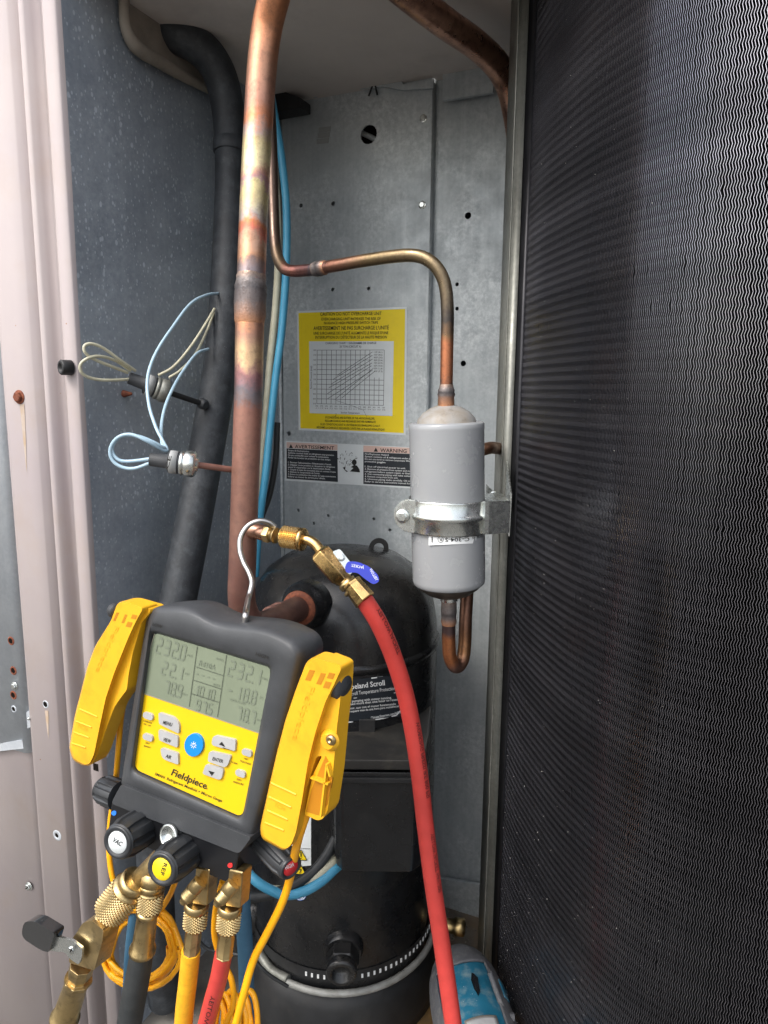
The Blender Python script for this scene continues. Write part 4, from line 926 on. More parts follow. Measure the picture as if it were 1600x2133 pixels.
wire('cream_wire', 'upper cream wire loop sticking out left of the black switch', 'wire', [(282, 772, .83), (250, 750, .81), (215, 725, .795), (190, 716, .785), (176, 721, .78), (178, 735, .78), (200, 750, .79), (232, 763, .805), (266, 776, .825)], .0017, 'wcream')
wire('cream_wire', 'lower cream wire loop sticking out left of the black switch', 'wire', [(272, 772, .828), (240, 751, .81), (205, 742, .79), (180, 748, .78), (167, 762, .778), (172, 778, .78), (195, 789, .79), (230, 792, .805), (270, 790, .828)], .0017, 'wcream')
wire('sky_blue_cable', 'sky blue cable running down the back wall behind the copper pipe', 'cable', [(560, 170, 1.0), (570, 230, .995), (579, 280, .99), (588, 340, .985), (597, 440, .98), (596, 560, .975), (588, 680, .97), (574, 790, .96), (562, 900, .95), (552, 1000, .94), (540, 1090, .94), (532, 1200, .94)], .0052, 'wteal', seg=14)
wire('cream_cable', 'off white cable beside the sky blue one behind the copper pipe', 'cable', [(566, 300, 1.0), (576, 400, .99), (580, 520, .985), (574, 640, .98), (562, 760, .97), (551, 900, .96), (540, 1020, .95), (532, 1200, .95)], .0048, 'wwhite', seg=14)
wire('black_cable', 'black cable curving behind the copper pipe above the compressor', 'cable', [(578, 880, .985), (574, 960, .98), (562, 1030, .975), (543, 1085, .97), (530, 1160, .97)], .0042, 'wblack', seg=12)
wire('black_cable', 'thick black cable sweeping from the terminal box under the gauge', 'cable', [(700, 1745, .775), (680, 1782, .765), (650, 1818, .755), (600, 1850, .745), (550, 1866, .74), (505, 1868, .74), (470, 1850, .76)], .0058, 'wblack', seg=14)
wire('cream_cable', 'short off white cable coming out of the terminal box bottom', 'cable', [(712, 1780, .775), (692, 1796, .765), (664, 1822, .755), (630, 1846, .752), (590, 1855, .755), (550, 1852, .77)], .0056, 'wwhite', seg=14)
wire('sky_blue_cable', 'sky blue cable sweeping from the terminal box under the red knob', 'cable', [(722, 1790, .775), (700, 1808, .762), (672, 1834, .75), (635, 1856, .742), (595, 1864, .74), (560, 1852, .74), (530, 1832, .745), (505, 1805, .76)], .0056, 'wteal', seg=14)
wire('grey_cord', 'thin grey cord along the base left of the compressor', 'cord', [(405, 1945, .80), (430, 1975, .80), (475, 1985, .80), (520, 1995, .79), (560, 2030, .785), (600, 2055, .785)], .0022, 'wblack')

# foam lined opening where the suction pipe leaves, on the side wall
fo = thing('foam_collar', 'beige foam lined pipe opening high on the dark left wall', 'foam collar', SW(300, 100, .0))
q = [(262, -60), (262, 60), (282, 97), (330, 128), (448, 197), (448, -60)]
MB().prism([SW(x, y, .004) for x, y in q], TW*.004).build('foam_sheet', 'foam', fo, smooth=False)
MB().tube([SW(x, y, .010) for x, y in ((260, -60), (259, 20), (264, 62), (284, 97), (330, 128), (390, 163), (452, 197))], [.006, .006, .0065, .0085, .0075, .0065, .004], 12).build('foam_lip', 'foam', fo)
# black bracket behind the copper pipe
bk = MB().prism([W(x, y, .05) for x, y in ((560, 175), (590, 190), (626, 203), (626, 224), (560, 236))], NIN*.03)
tag(bk.build('dark_bracket', 'blackm', bevel=.001), 'small dark bracket sticking out from behind the copper pipe near the ceiling', 'bracket')
tag(MB().prism([P(x, y, 1.02) for x, y in ((440, 84), (540, 80), (540, 107), (440, 112))], V((0, .03, 0))).build('dark_crossbar', 'blackm', bevel=.001), 'dark flat crossbar between the dark pipe and the copper pipe', 'bracket')

# ================================================================== DIGITAL MANIFOLD
rc_ = V((.863, .130, -.488)); dc_ = V((-.205, .944, .258))
r2, d2 = (rc_ + dc_*.09).normalized(), (dc_ + rc_*.09).normalized(); d2 = (d2 - r2*d2.dot(r2)).normalized()
def c2w(v): return ROT @ V((v.x, -v.y, -v.z))
MR, MD = c2w(r2), c2w(d2); MN = MR.cross(MD)
MO = CAM + ray(430, 1530)*.60
if MN.dot(CAM - MO) < 0: MN = -MN
def F(x, y, h=0): return plane_hit(x, y, MO + MN*h, MN)
man = thing('digital_manifold', 'charcoal digital refrigerant manifold gauge with yellow face, hanging by a metal hook', 'manifold gauge', F(370, 1700, -.03))
o1 = rpoly([(309, 1266), (395, 1262), (452, 1298), (560, 1307), (634, 1346), (600, 1500), (527, 1752), (251, 1641)], [24, 40, 45, 60, 36, 40, 14, 16])
o2 = rpoly([(318, 1279), (394, 1277), (452, 1312), (556, 1322), (616, 1357), (584, 1500), (520, 1739), (261, 1632)], [22, 40, 45, 60, 30, 40, 14, 14])
i1 = rpoly([(311, 1309), (395, 1331), (452, 1348), (522, 1370), (573, 1386), (558, 1465), (508, 1714), (273, 1610)], [16, 30, 30, 30, 16, 40, 16, 16])
i2 = rpoly([(320, 1317), (395, 1340), (452, 1357), (520, 1378), (564, 1391), (549, 1465), (504, 1703), (281, 1603)], [8, 30, 30, 30, 9, 40, 14, 14])
ctr = F(430, 1520, 0)
def ext(ring, d, s=1.0): return [ctr + ((p - ctr) * s) - MN*d for p in ring]
w1 = [F(x, y, -.002) for x, y in o1]; w2 = [F(x, y, .0035) for x, y in o2]
rings = [ext(w1, .034, .93), ext(w1, .031, .985), ext(w1, .016, 1.0), ext(w1, .004, 1.004), w1, [F(x*.45+u*.55, y*.45+v*.55, .0020) for (x, y), (u, v) in zip(o1, o2)], w2,
         [F(x, y, .0048) for x, y in [((a[0]*.55+b[0]*.45), (a[1]*.55+b[1]*.45)) for a, b in zip(o2, i1)]], [F(x, y, .004) for x, y in i1], [F(x*.5+u*.5, y*.5+v*.5, .0022) for (x, y), (u, v) in zip(i1, i2)], [F(x, y, -.001) for x, y in i2]]
MB().loft(rings, cap0=True, cap1=True).build('case', 'case', man)
# screen and yellow face
MB().prism([F(x, y, .0004) for x, y in rpoly([(322, 1318), (564, 1391), (549, 1530), (289, 1441)], [10, 12, 2, 2])], -MN*.001).build('screen', 'lcd', man, smooth=False)
fp = MB().prism([F(x, y, .0001) for x, y in rpoly([(289, 1440), (549, 1529), (504, 1702), (281, 1602)], [2, 3, 14, 14])], -MN*.001).build('faceplate', 'face', man, smooth=False)
Fh = lambda h: (lambda x, y: F(x, y, h))
mb = MB(); line(mb, Fh(.0006), (289, 1441), (549, 1530), 2.2); pline(mb, Fh(.0006), [(322, 1320), (316, 1340), (291, 1440)], 1.6); mb.build('screen_edge', mk('screen_edge_grey', '#8d8a78', rough=.4), man, smooth=False)
# LCD : seven segment digits in a sheared px frame (u right, v down)
RU = V((.957, .290)); DV = V((-.19, .98))
SEG = {'0': 'abcdef', '1': 'bc', '2': 'abged', '3': 'abgcd', '5': 'afgcd', '7': 'abc', '8': 'abcdefg', '9': 'abcdfg', '4': 'fgbc', '-': 'g'}
def digit(mb, ch, x, y, w_, h_, t_):
    def q(u, v): p = V((x, y)) + RU*u + DV*v; return (p.x, p.y)
    g_ = .6
    pts = {'a': ((g_, 0), (w_-g_, 0)), 'g': ((g_, h_/2), (w_-g_, h_/2)), 'd': ((g_, h_), (w_-g_, h_)), 'f': ((0, g_), (0, h_/2-g_)), 'b': ((w_, g_), (w_, h_/2-g_)), 'e': ((0, h_/2+g_), (0, h_-g_)), 'c': ((w_, h_/2+g_), (w_, h_-g_))}
    for k in SEG.get(ch, ''):
        a_, b_ = pts[k]; line(mb, Fh(.0008), q(*a_), q(*b_), t_)
def number(mb, s, x, y, w_, h_, t_, pitch):
    k = 0
    for ch in s:
        p = V((x, y)) + RU*k*pitch
        if ch == '.':
            p2 = V((x, y)) + RU*((k-1)*pitch + w_ + (pitch-w_)/2) + DV*h_; poly(mb, Fh(.0008), circ(p2.x, p2.y, t_*.6)); continue
        if ch != ' ': digit(mb, ch, p.x, p.y, w_, h_, t_)
        k += 1
mb = MB()
number(mb, '232.0', 330, 1328, 10, 31, 3.3, 17); number(mb, '22.1', 341, 1378, 9, 26, 3, 17); number(mb, '78.9', 345, 1418, 9, 25, 3, 14)
number(mb, '232.1', 480, 1376, 11, 31, 3.4, 19); number(mb, '-18.8', 478, 1424, 9, 27, 3, 17); number(mb, '78.7', 496, 1472, 9, 26, 3, 15)
number(mb, '1010', 407, 1426, 7, 21, 2.6, 12); number(mb, '97.5', 411, 1458, 8, 21, 2.6, 13)
for k in range(4): p = V((408, 1403)) + RU*k*12; line(mb, Fh(.0008), (p.x, p.y), (p.x + 5.5, p.y + 1.8), 1.8)
for s, x, y, w_ in (('R410A', 413, 1386, 36), ('PSIG', 389, 1366, 12), ('PSIG', 545, 1414, 12), ('VAP F', 384, 1404, 10), ('VSAT F', 376, 1446, 14), ('SC', 540, 1454, 8), ('MICRON', 444, 1427, 14), ('LIQ F', 534, 1500, 14), ('SUBCOOLING', 478, 1458, 34), ('DAYS', 450, 1373, 16)):
    txt(mb, Fh(.0008), s, (x, y), (x + w_*RU.x, y + w_*RU.y), 12 if s == 'R410A' else 4.2, bold=.01)
mb.build('digits', 'seg', man, smooth=False)
mb = MB()
for a_, b_ in (((411, 1346), (394, 1472)), ((472, 1364), (453, 1494)), ((408, 1389), (464, 1407)), ((404, 1417), (460, 1435)), ((399, 1445), (456, 1463))): line(mb, Fh(.0009), a_, b_, 1)
mb.build('screen_lines', 'segl', man, smooth=False)
# buttons
BX = 360/1600
def Z(l): return [(240 + x*BX, 1280 + y*BX) for x, y in l]
def button(pts, r, mat, sym, nm='button'):
    pts = rpoly(pts, r); b_ = MB().prism([F(x, y, .0022) for x, y in pts], -MN*.003).build(nm, mat, man, bevel=.0006, segs=3)
    if sym: m_ = MB(); sym(m_); m_.build('symbol', 'print' if mat != 'blue' else 'wprint', b_, smooth=False)
H3 = Fh(.0024)
button(Z([(400, 905), (540, 950), (592, 1010), (588, 1105), (405, 1015)]), [5, 6, 8, 4, 4], 'btn', lambda m: txt(m, H3, 'MENU', Z([(440, 1012)])[0], Z([(522, 1038)])[0], 7.5, bold=.02))
button(Z([(398, 1060), (580, 1130), (576, 1235), (405, 1165)]), [6, 5, 4, 4], 'btn', lambda m: txt(m, H3, 'VIEW', Z([(440, 1168)])[0], Z([(510, 1192)])[0], 7.5, bold=.02))
button(Z([(415, 1230), (580, 1285), (584, 1392), (432, 1335)]), [8, 4, 4, 10], 'btn', lambda m: txt(m, H3, 'AIR', Z([(464, 1322)])[0], Z([(514, 1341)])[0], 7.5, bold=.02))
button(Z([(905, 1115), (1115, 1160), (1108, 1268), (888, 1210)]), [10, 5, 4, 8], 'btn', lambda m: poly(m, H3, Z([(960, 1203), (988, 1178), (1020, 1228)])))
button(Z([(868, 1262), (1072, 1308), (1030, 1424), (855, 1362)]), [8, 4, 10, 5], 'btn', lambda m: txt(m, H3, 'ENTER', Z([(898, 1348)])[0], Z([(996, 1375)])[0], 7, bold=.02))
button(Z([(838, 1385), (1005, 1430), (978, 1538), (805, 1475)]), [5, 8, 8, 5], 'btn', lambda m: poly(m, H3, Z([(862, 1445), (920, 1462), (893, 1495)])))
for cx_, cy_ in ((300, 945), (298, 1142), (1215, 1285), (1155, 1478)):
    button(Z([(cx_-42, cy_-45), (cx_+46, cy_-20), (cx_+44, cy_+42), (cx_-46, cy_+10)]), 7, 'btn', None)
cb_ = Z([(726, 1210)])[0]; bc_ = circ(cb_[0], cb_[1], 19.5, 24, 28, .1)
def sunsym(m):
    pline(m, H3, [(cb_[0] + 3.6*math.cos(a/10*6.28), cb_[1] + 4.2*math.sin(a/10*6.28)) for a in range(11)], 1.1)
    for k in range(8): a = k/8*6.28; line(m, H3, (cb_[0]+4.6*math.cos(a), cb_[1]+5.4*math.sin(a)), (cb_[0]+6.8*math.cos(a), cb_[1]+7.8*math.sin(a)), 1)
    line(m, H3, (cb_[0], cb_[1]-5), (cb_[0], cb_[1]), 1.1)
b_ = MB().prism([F(x, y, .0022) for x, y in bc_], -MN*.003).build('power_button', 'blue', man, bevel=.0006, segs=3); m_ = MB(); sunsym(m_); m_.build('symbol', 'wprint', b_, smooth=False)
mb = MB(); q_ = Fh(.0004)
def zt(s, a_, b_, h, bold=.01): txt(mb, q_, s, Z([a_])[0], Z([b_])[0], h, bold=bold)
zt('WIRELESS', (258, 990), (338, 1012), 3.4); zt('ON / OFF', (260, 1018), (328, 1040), 3.4); zt('ZERO', (275, 1192), (315, 1204), 3.4); zt('WEIGHT', (262, 1222), (326, 1240), 3.4)
zt('TEST', (1186, 1338), (1232, 1352), 3.4); zt('TIGHTNESS', (1152, 1362), (1254, 1396), 3.8); zt('ZERO', (1122, 1530), (1168, 1545), 3.4); zt('PRESSURE', (1092, 1556), (1186, 1584), 3.8); zt('ALARM', (1072, 1370), (1128, 1390), 3.2)
txt(mb, q_, 'Fieldpiece', (356, 1614), (429, 1644), 14, bold=.022); poly(mb, q_, circ(431, 1643, 1.2))
txt(mb, q_, 'SMAN  Refrigerant Manifold + Micron Gauge', (322, 1614), (462, 1671), 5.6, bold=.015)
mb.build('lettering', 'print', fp, smooth=False)
mb = MB(); txt(mb, Fh(.0052), 'LOW', (317, 1303), (337, 1309), 7, bold=.01); txt(mb, Fh(.0052), 'HIGH', (532, 1365), (557, 1373), 7, bold=.01); mb.build('moulded_lettering', 'print', man, smooth=False)
# lower bar, valve block
bar = rpoly([(252, 1634), (523, 1745), (498, 1779), (231, 1674)], [6, 6, 10, 10])
MB().prism([F(x, y, .006) for x, y in bar], -MN*.036).build('lower_bar', 'case', man, bevel=.004, segs=4)
MB().prism([F(x, y, .003) for x, y in [(233, 1668), (499, 1772), (484, 1843), (225, 1730)]], -MN*.036).build('valve_block', 'block', man, bevel=.0012)
for x_, y_, m__ in ((237, 1694, 'dotblue'), (479, 1803, 'dotred')):
    MB().prism([F(a, b, .0036) for a, b in circ(x_, y_, 5, 5)], -MN*.001).build('marker_dot', m__, man, smooth=False)
def knob(front, ax_, L, r, mat_dial, text, tp, tup, name='knob', dial=True):
    ax_ = ax_.normalized(); prf = [(r*.72, -L), (r*1.02, -L*.95), (r*1.06, -L*.6), (r*1.05, -L*.24), (r*.95, -L*.10), (r*.92, -L*.03), (r*.86, 0)]
    o = MB().lathe(front, ax_, prf, 96, mod=lambda i, k: (1 - (.13 if (k % 12) in (0, 1, 2) else (.10 if (k % 12) in (3, 11) else 0))) if 1 < i < 5 else 1).build(name, 'knob', man, bevel=.0003, segs=1, angle=20)
    MB().lathe(front, ax_, [(r*.86, -.0004), (r*.84, .0012), (r*.78, .0016), (r*.68, .0016), (r*.63, .0006), (.0, .0006)], 40, caps=False).build('knob_face', 'knob', o)
    if dial:
        u = MR - ax_*MR.dot(ax_); u.normalize(); w_ = ax_.cross(u)
        d_ = MB().lathe(front, ax_, [(r*.58, .0006), (r*.56, .0012), (0, .0012)], 36, caps=False).build('dial', mat_dial, o)
        pj = lambda x, y: plane_hit(x, y, front + ax_*.0016, ax_)
        m = MB(); txt(m, pj, text, tp[0], tp[1], tp[2], up=tup, bold=.015); m.build('lettering', 'print' if mat_dial != 'dialr' else 'wprint', d_, smooth=False)
    return o
kn = (MN + (CAM - F(290, 1780)).normalized()*.35).normalized()
def unit(p): return mpp(p)
k1 = F(246, 1754, .034); knob(k1, kn, .040, 40*mpp(k1), 'bluew', 'VAC', ((233, 1752), (251, 1763), 10), None)
k2 = F(338, 1810, .036); knob(k2, kn, .042, 40*mpp(k2), 'dialy', 'REF', ((341, 1797), (333, 1822), 8), (1, .3))
MB().lathe(k1 - kn*.034, -kn, [(.004, 0), (.004, .012)], 16).build('valve_stem', 'steel', man)
MB().lathe(k2 - kn*.036, -kn, [(.006, 0), (.006, .012)], 16).build('valve_stem', 'steel', man)
k3 = F(605, 1807, -.012); k3a = (MR + MN*.32).normalized(); knob(k3, k3a, .042, 30*mpp(k3), 'dialr', 'HIGH', ((596, 1812), (613, 1804), 8), None)
k4 = F(214, 1643, -.014); knob(k4, -(F(270, 1666, -.014) - k4), .026, 29*mpp(k4), 'bluew', 'LOW', ((205, 1645), (215, 1645), 6), None, dial=False)
pv = F(357, 1742, .008); MB().lathe(pv - MN*.004, (MN + UP*.3), [(.0085, 0), (.0085, .005), (.0100, .0055), (.0100, .0085), (.0085, .009), (.0075, .0085), (.0070, .004), (0, .004)], 36).build('sight_glass', 'steel', man)
# hook
hk = [F(508, 1312, -.012), F(512, 1280, -.012)] + px((518, 1245, .655), (525, 1215, .668), (520, 1195, .675), (508, 1172, .682), (500, 1145, .688), (502, 1118, .693), (517, 1095, .697), (540, 1085, .700), (560, 1088, .702), (573, 1098, .704))
MB().tube(hk, .0027, 16, sub=10).build('hook', 'hook', man)
# ================================================================== CLAMPS
def clampthing(label, front, side, slots, tip, h, words, grips, screw=None, inner=None):
    t = thing('pipe_clamp_probe', label, 'clamp', F(front[len(front)//2][0], front[len(front)//2][1], h - .02), 'yellow pipe clamps with temperature probes clipped beside the gauge')
    fr_ = rpoly(front, 9); n = len(fr_)
    ins = [(x*.93 + .07*sum(p[0] for p in fr_)/n, y*.985 + .015*sum(p[1] for p in fr_)/n) for x, y in fr_]
    w0 = [F(x, y, h) for x, y in fr_]; wi = [F(x, y, h + .0035) for x, y in ins]; wm = [F(x*.4+u*.6, y*.4+v*.6, h + .0024) for (x, y), (u, v) in zip(fr_, ins)]
    MB().loft([[p - MN*.013 for p in w0], [p - MN*.004 for p in w0], w0, wm, wi], cap0=True).build('front_handle', 'yellow', t)
    MB().prism([F(x, y, h - .0035) for x, y in rpoly(side, 6)], -MN*.016).build('rear_handle', 'yellow', t, bevel=.002, segs=3)
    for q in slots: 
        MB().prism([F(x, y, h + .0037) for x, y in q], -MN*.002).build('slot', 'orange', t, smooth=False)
    for a_, b_ in grips:
        MB().tube([F(a_[0], a_[1], h + .0032), F((a_[0]+b_[0])/2, (a_[1]+b_[1])/2, h + .0036), F(b_[0], b_[1], h + .0032)], .0010, 8, smooth=False).build('grip_rib', 'yellow', t)
    m = MB()
    for s, a_, b_, hh in words: txt(m, Fh(h + .0039), s, a_, b_, hh, bold=.0)
    m.build('moulded_lettering', mk('relief_shade_tone', '#d8a41e', rough=.5), t, smooth=False)  # flat letters, darker tone painted for the shade of raised moulding
    if tip:
        c_ = F(tip[0], tip[1], h - .010); MB().lathe(c_ - MR*.004*tip[4], MR*tip[4], [(.0001, 0), (tip[2]*mpp(c_), .001), (tip[2]*mpp(c_), .006), (tip[2]*.8*mpp(c_), .0085), (0, .0095)], 32, caps=False).build('rubber_pad', 'rubber', t)
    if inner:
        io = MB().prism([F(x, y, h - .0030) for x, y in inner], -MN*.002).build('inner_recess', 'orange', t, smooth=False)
        for a_, b_ in (((650, 1618), (686, 1632)), ((683, 1590), (670, 1700)), ((683, 1592), (690, 1616))): MB().box((F(*a_, h-.001)+F(*b_, h-.001))/2, (F(*b_, h-.001)-F(*a_, h-.001))/2, MN*.002, (F(*b_, h)-F(*a_, h)).cross(MN).normalized()*.0007).build('rib', 'yellow', io, smooth=False)
        MB().lathe(F(688, 1541, h - .004), MN, [(.0085, 0), (.0085, .001), (.006, .004), (.0055, .0046)], 24).build('pivot_boss', 'yellow', t)
        MB().lathe(F(690, 1541, h - .0004), MN, [(.0042, 0), (.0042, .001), (.003, .0022), (.0012, .0024), (.001, .001), (0, .001)], 20).build('pivot_screw', 'brassd', t)
    return t
Z8 = lambda l: [(130 + x*.2297, 1230 + y*.2297) for x, y in l]
def slot(cx, cy, w_, h_, z): return z([(cx - w_/2 + h_*.22, cy - h_/2), (cx + w_/2 + h_*.22, cy - h_/2 + w_*.2), (cx + w_/2 - h_*.22, cy + h_/2 + w_*.2), (cx - w_/2 - h_*.22, cy + h_/2)])
clL = clampthing('yellow spring clamp at the left of the gauge, over the pale post edge', Z8([(510, 100), (600, 96), (762, 150), (700, 250), (625, 400), (480, 740), (395, 980), (345, 1200), (280, 1500), (235, 1585), (190, 1592), (95, 1540), (62, 1430), (110, 1150), (160, 950), (230, 680), (300, 500), (450, 260)]),
    Z8([(560, 98), (790, 165), (795, 200), (720, 290), (640, 560), (600, 760), (585, 900), (520, 985), (470, 1060), (400, 1250), (310, 1510), (260, 1585), (200, 1592), (300, 1200), (500, 600)]),
    [slot(485, 235, 22, 75, Z8), slot(562, 255, 22, 75, Z8), slot(650, 235, 45, 36, Z8), slot(605, 305, 45, 44, Z8)], (240, 1272, 16, 0, -1), .006,
    [('Fieldpiece', (239, 1303), (198, 1398), 10), ('TC24', (160, 1514), (181, 1523), 7)], [(Z8([a])[0], Z8([b])[0]) for a, b in (((160, 1075), (318, 1145)), ((125, 1185), (268, 1240)), ((110, 1285), (245, 1335)), ((90, 1385), (215, 1425)))])
Z7 = lambda l: [(540 + x*.2532, 1260 + y*.2532) for x, y in l]
clR = clampthing('larger looking yellow spring clamp at the right of the gauge, with open rear handle', Z7([(388, 470), (450, 422), (640, 470), (705, 505), (640, 640), (560, 790), (470, 1050), (405, 1300), (355, 1600), (300, 1880), (255, 1990), (200, 2025), (20, 1925), (8, 1830), (80, 1500), (150, 1200), (215, 950), (300, 700)]),
    Z7([(520, 440), (660, 495), (680, 545), (665, 800), (640, 1000), (605, 1400), (560, 1700), (525, 1760), (480, 1775), (372, 1725), (440, 1400), (520, 1240), (470, 1250), (330, 1700), (280, 1950), (200, 2000), (400, 1200)]),
    [slot(418, 575, 45, 85, Z7), slot(508, 605, 40, 90, Z7), slot(590, 580, 50, 46, Z7), slot(560, 655, 50, 52, Z7)], (710, 1428, 29, 0, 1), .0085,
    [('Fieldpiece', (643, 1428), (607, 1540), 14), ('TC24', (570, 1679), (592, 1689), 8)], [(Z7([a])[0], Z7([b])[0]) for a, b in (((100, 1465), (305, 1560)), ((85, 1580), (265, 1665)), ((70, 1690), (235, 1765)), ((50, 1790), (205, 1855)))],
    inner=Z7([(545, 1245), (590, 1330), (600, 1440), (560, 1640), (500, 1735), (385, 1700), (430, 1520), (470, 1420)]))
# ================================================================== FITTINGS AND HOSES UNDER THE BLOCK
def FF(x, y, h=0): return F(x, y, h)
def seg_lathe(parent, name, mat, a_, b_, prof_px, seg=28, flat=False, mod=None, bevel=0, phase=0, smooth=True):
    """prof: (radius px, fraction of a-b)"""
    k = mpp(a_); L = (b_ - a_).length
    return MB().lathe(a_, (b_ - a_), [(r*k, t_*L) for r, t_ in prof_px], seg, flat=flat, mod=mod, phase=phase).build(name, mat, parent, bevel=bevel, smooth=smooth)
# 1 valve hose, bottom left
h1 = thing('brass_ball_valve_hose', 'large brass ball valve with black lever and black hose, at the bottom left', 'ball valve', FF(150, 2120, .02))
a_, b_ = FF(340, 1782, -.010), FF(280, 1845, .006)
seg_lathe(h1, 'branch_tube', 'brassd', a_, b_, [(21, 0), (21, .8), (19, .82), (20.5, .86), (19, .9), (20.5, .94), (19, 1)])
a_, b_ = FF(284, 1832, .006), FF(228, 1900, .014); k_ = mpp(a_)
n_ = knurl(h1, a_ + (b_-a_)*.22, b_-a_, 38*k_, (b_-a_).length*.74, 'brassd', 60, 9, dep=.06, top=False)
seg_lathe(n_, 'nut_ring', 'brassd', a_, b_, [(26, .0), (31, .02), (31, .16), (27, .19), (34, .21), (35, .25)], 40)
seg_lathe(h1, 'neck', 'brassd', FF(232, 1893, .014), FF(196, 1938, .018), [(17, 0), (17, .35), (15.5, .36), (15.5, .42), (17.5, .44), (18, .75), (15, .8), (15, 1)])
bd = rpoly([(172, 1923), (190, 1917), (216, 1938), (213, 1962), (196, 2022), (143, 2005), (150, 1956), (160, 1942)], 4)
MB().prism([FF(x, y, .026) for x, y in bd], -MN*.019).build('valve_body', 'brassd', h1, bevel=.0015, segs=3)
seg_lathe(h1, 'hex_collar', 'brassd', FF(172, 2008, .017), FF(163, 2044, .017), [(25, 0), (25, .55), (22, .6), (22, .8), (29, .82), (29, 1)], 8, flat=True, bevel=.0004)
fe = seg_lathe(h1, 'ferrule', 'brassd', FF(164, 2036, .017), FF(134, 2124, .018), [(27, 0), (28, .04), (26, .07), (24, .10), (27, .9), (31, .93), (31, .97), (27, 1)], 36)
MB().tube([FF(140, 2108, .018), FF(122, 2160, .018), FF(100, 2230, .018)], 23*k_, 20).build('hose_run', 'blkh', h1)
lvp = [FF(x, y, .032) for x, y in rpoly([(104, 1948), (130, 1954), (150, 1958), (172, 1976), (170, 1996), (164, 2010), (146, 1998), (135, 1984), (96, 1980)], 5)]
lo_ = MB().prism(lvp, -MN*.0022).build('lever', 'steel', h1, bevel=.0005)
MB().lathe(FF(148, 1979, .032), MN, [(.0038, 0), (.0036, .0012), (.002, .002), (.0006, .0021)], 24).build('cross_screw', 'steel', lo_)
mb = MB(); line(mb, Fh(.0345), (143, 1976), (153, 1982), 2); line(mb, Fh(.0345), (150, 1974), (146, 1984), 2); mb.build('screw_cross', 'hole', lo_, smooth=False)
gr = rpoly([(50, 1919), (74, 1919), (114, 1944), (102, 1984), (86, 1980), (43, 1952)], [14, 12, 5, 5, 14, 18])
MB().prism([FF(x, y, .036) for x, y in gr], -MN*.011).build('black_sleeve', 'kgrip', lo_, bevel=.005, segs=6)
# 2 black hose, below REF knob
h2 = thing('black_hose', 'thick black hose with fluted brass ferrule hanging below the REF knob', 'hose', FF(262, 2130, .0))
seg_lathe(h2, 'upper_nut', 'brassd', FF(321, 1815, -.004), FF(318, 1842, -.002), [(22, 0), (27, .2), (28, .9), (24, 1)], 36)
a_, b_ = FF(317, 1838, -.002), FF(311, 1892, .0); n_ = knurl(h2, a_ + (b_-a_)*.3, b_-a_, 28*mpp(a_), (b_-a_).length*.7, 'brassd', 48, 6, dep=.065, top=False)
seg_lathe(n_, 'nut_ring', 'brassd', a_, b_, [(24, 0), (26, .03), (26, .22), (22, .24), (27, .28), (27, .32)], 36)
seg_lathe(h2, 'neck', 'brassd', FF(311, 1886, .0), FF(309, 1905, .0), [(14, 0), (13, 1)])
seg_lathe(h2, 'ferrule', 'brassd', FF(309, 1894, .0), FF(296, 1984, .0), [(20, 0), (24, .02), (24, .08), (20.5, .12), (23, .86), (27.5, .90), (27.5, .97), (22, 1)], 48, mod=lambda i, k: (1 - .03*(k % 4 == 0)) if i in (3, 4) else 1)
MB().tube([FF(297, 1972, .0), FF(288, 2030, .0), FF(275, 2100, .0), FF(258, 2200, .0)], [24*k_, 26*k_, 27*k_, 28*k_], 24).build('hose_run', 'blkh', h2)
def port_hose(nm, label, dx, dy, mat, hpts, rp):
    t = thing(nm, label, 'hose', FF(hpts[-1][0], hpts[-1][1], -.006))
    MB().prism([FF(x+dx, y+dy, .004) for x, y in ((408, 1806), (436, 1812), (430, 1888), (400, 1884))], -MN*.013).build('port_body', 'brassd', t, bevel=.0015, segs=3)
    sa, sb_ = FF(417+dx, 1836+dy, .008), FF(379+dx*1.02, 1882+dy*.9, .020)
    pr_ = [(15, 0), (15, .38), (13, .4)] + [(13 + (i % 2)*1.8, .42 + i*.045) for i in range(9)] + [(11, .84), (8, .86), (8, .96), (6, 1)]
    seg_lathe(t, 'side_stem', 'brassd', sa, sb_, pr_, 24)
    a_, b_ = FF(411+dx, 1878+dy, -.001), FF(405+dx, 1937+dy, -.001); k__ = mpp(a_)
    n_ = knurl(t, a_ + (b_-a_)*.22, b_-a_, 26*k__, (b_-a_).length*.62, 'brassd', 40, 6, dep=.095, top=False)
    seg_lathe(n_, 'nut_collar', 'brassd', a_, b_, [(23, 0), (25, .02), (25.5, .2), (24, .24)], 36); seg_lathe(n_, 'nut_base', 'brassd', a_, b_, [(25, .82), (20, .92), (14, 1)], 36)
    seg_lathe(t, 'ferrule', 'brassd', FF(405+dx, 1930+dy, -.001), FF(398+dx, 1985+dy, -.001), [(15, 0), (16.5, .1), (16.5, .25), (17.5, .3), (17.5, .93), (19, .96), (18, 1)], 8, flat=True, bevel=.0003)
    hw_ = [FF(x, y, -.001 - .00003*max(0, y-1980)) for x, y in hpts]; MB().tube(hw_, rp*k__, 22).build('hose_run', mat, t); return t, hw_, rp*k__
port_hose('yellow_hose', 'straight yellow hose with diamond knurled brass nut, third from the left under the gauge', 0, 0, 'yelh', [(398, 1980), (392, 2040), (384, 2110), (378, 2200)], 20)
t_, hw_, rr_ = port_hose('red_gauge_hose', 'red hose with diamond knurled brass nut hanging under the gauge', 69, 5, 'redh', [(466, 1986), (455, 2040), (441, 2090), (418, 2180)], 19)
tube_txt(t_, fine(hw_), rr_, .35, .95, 'YELLOW JACKET', .0042, -.2, 'print', bold=.0)
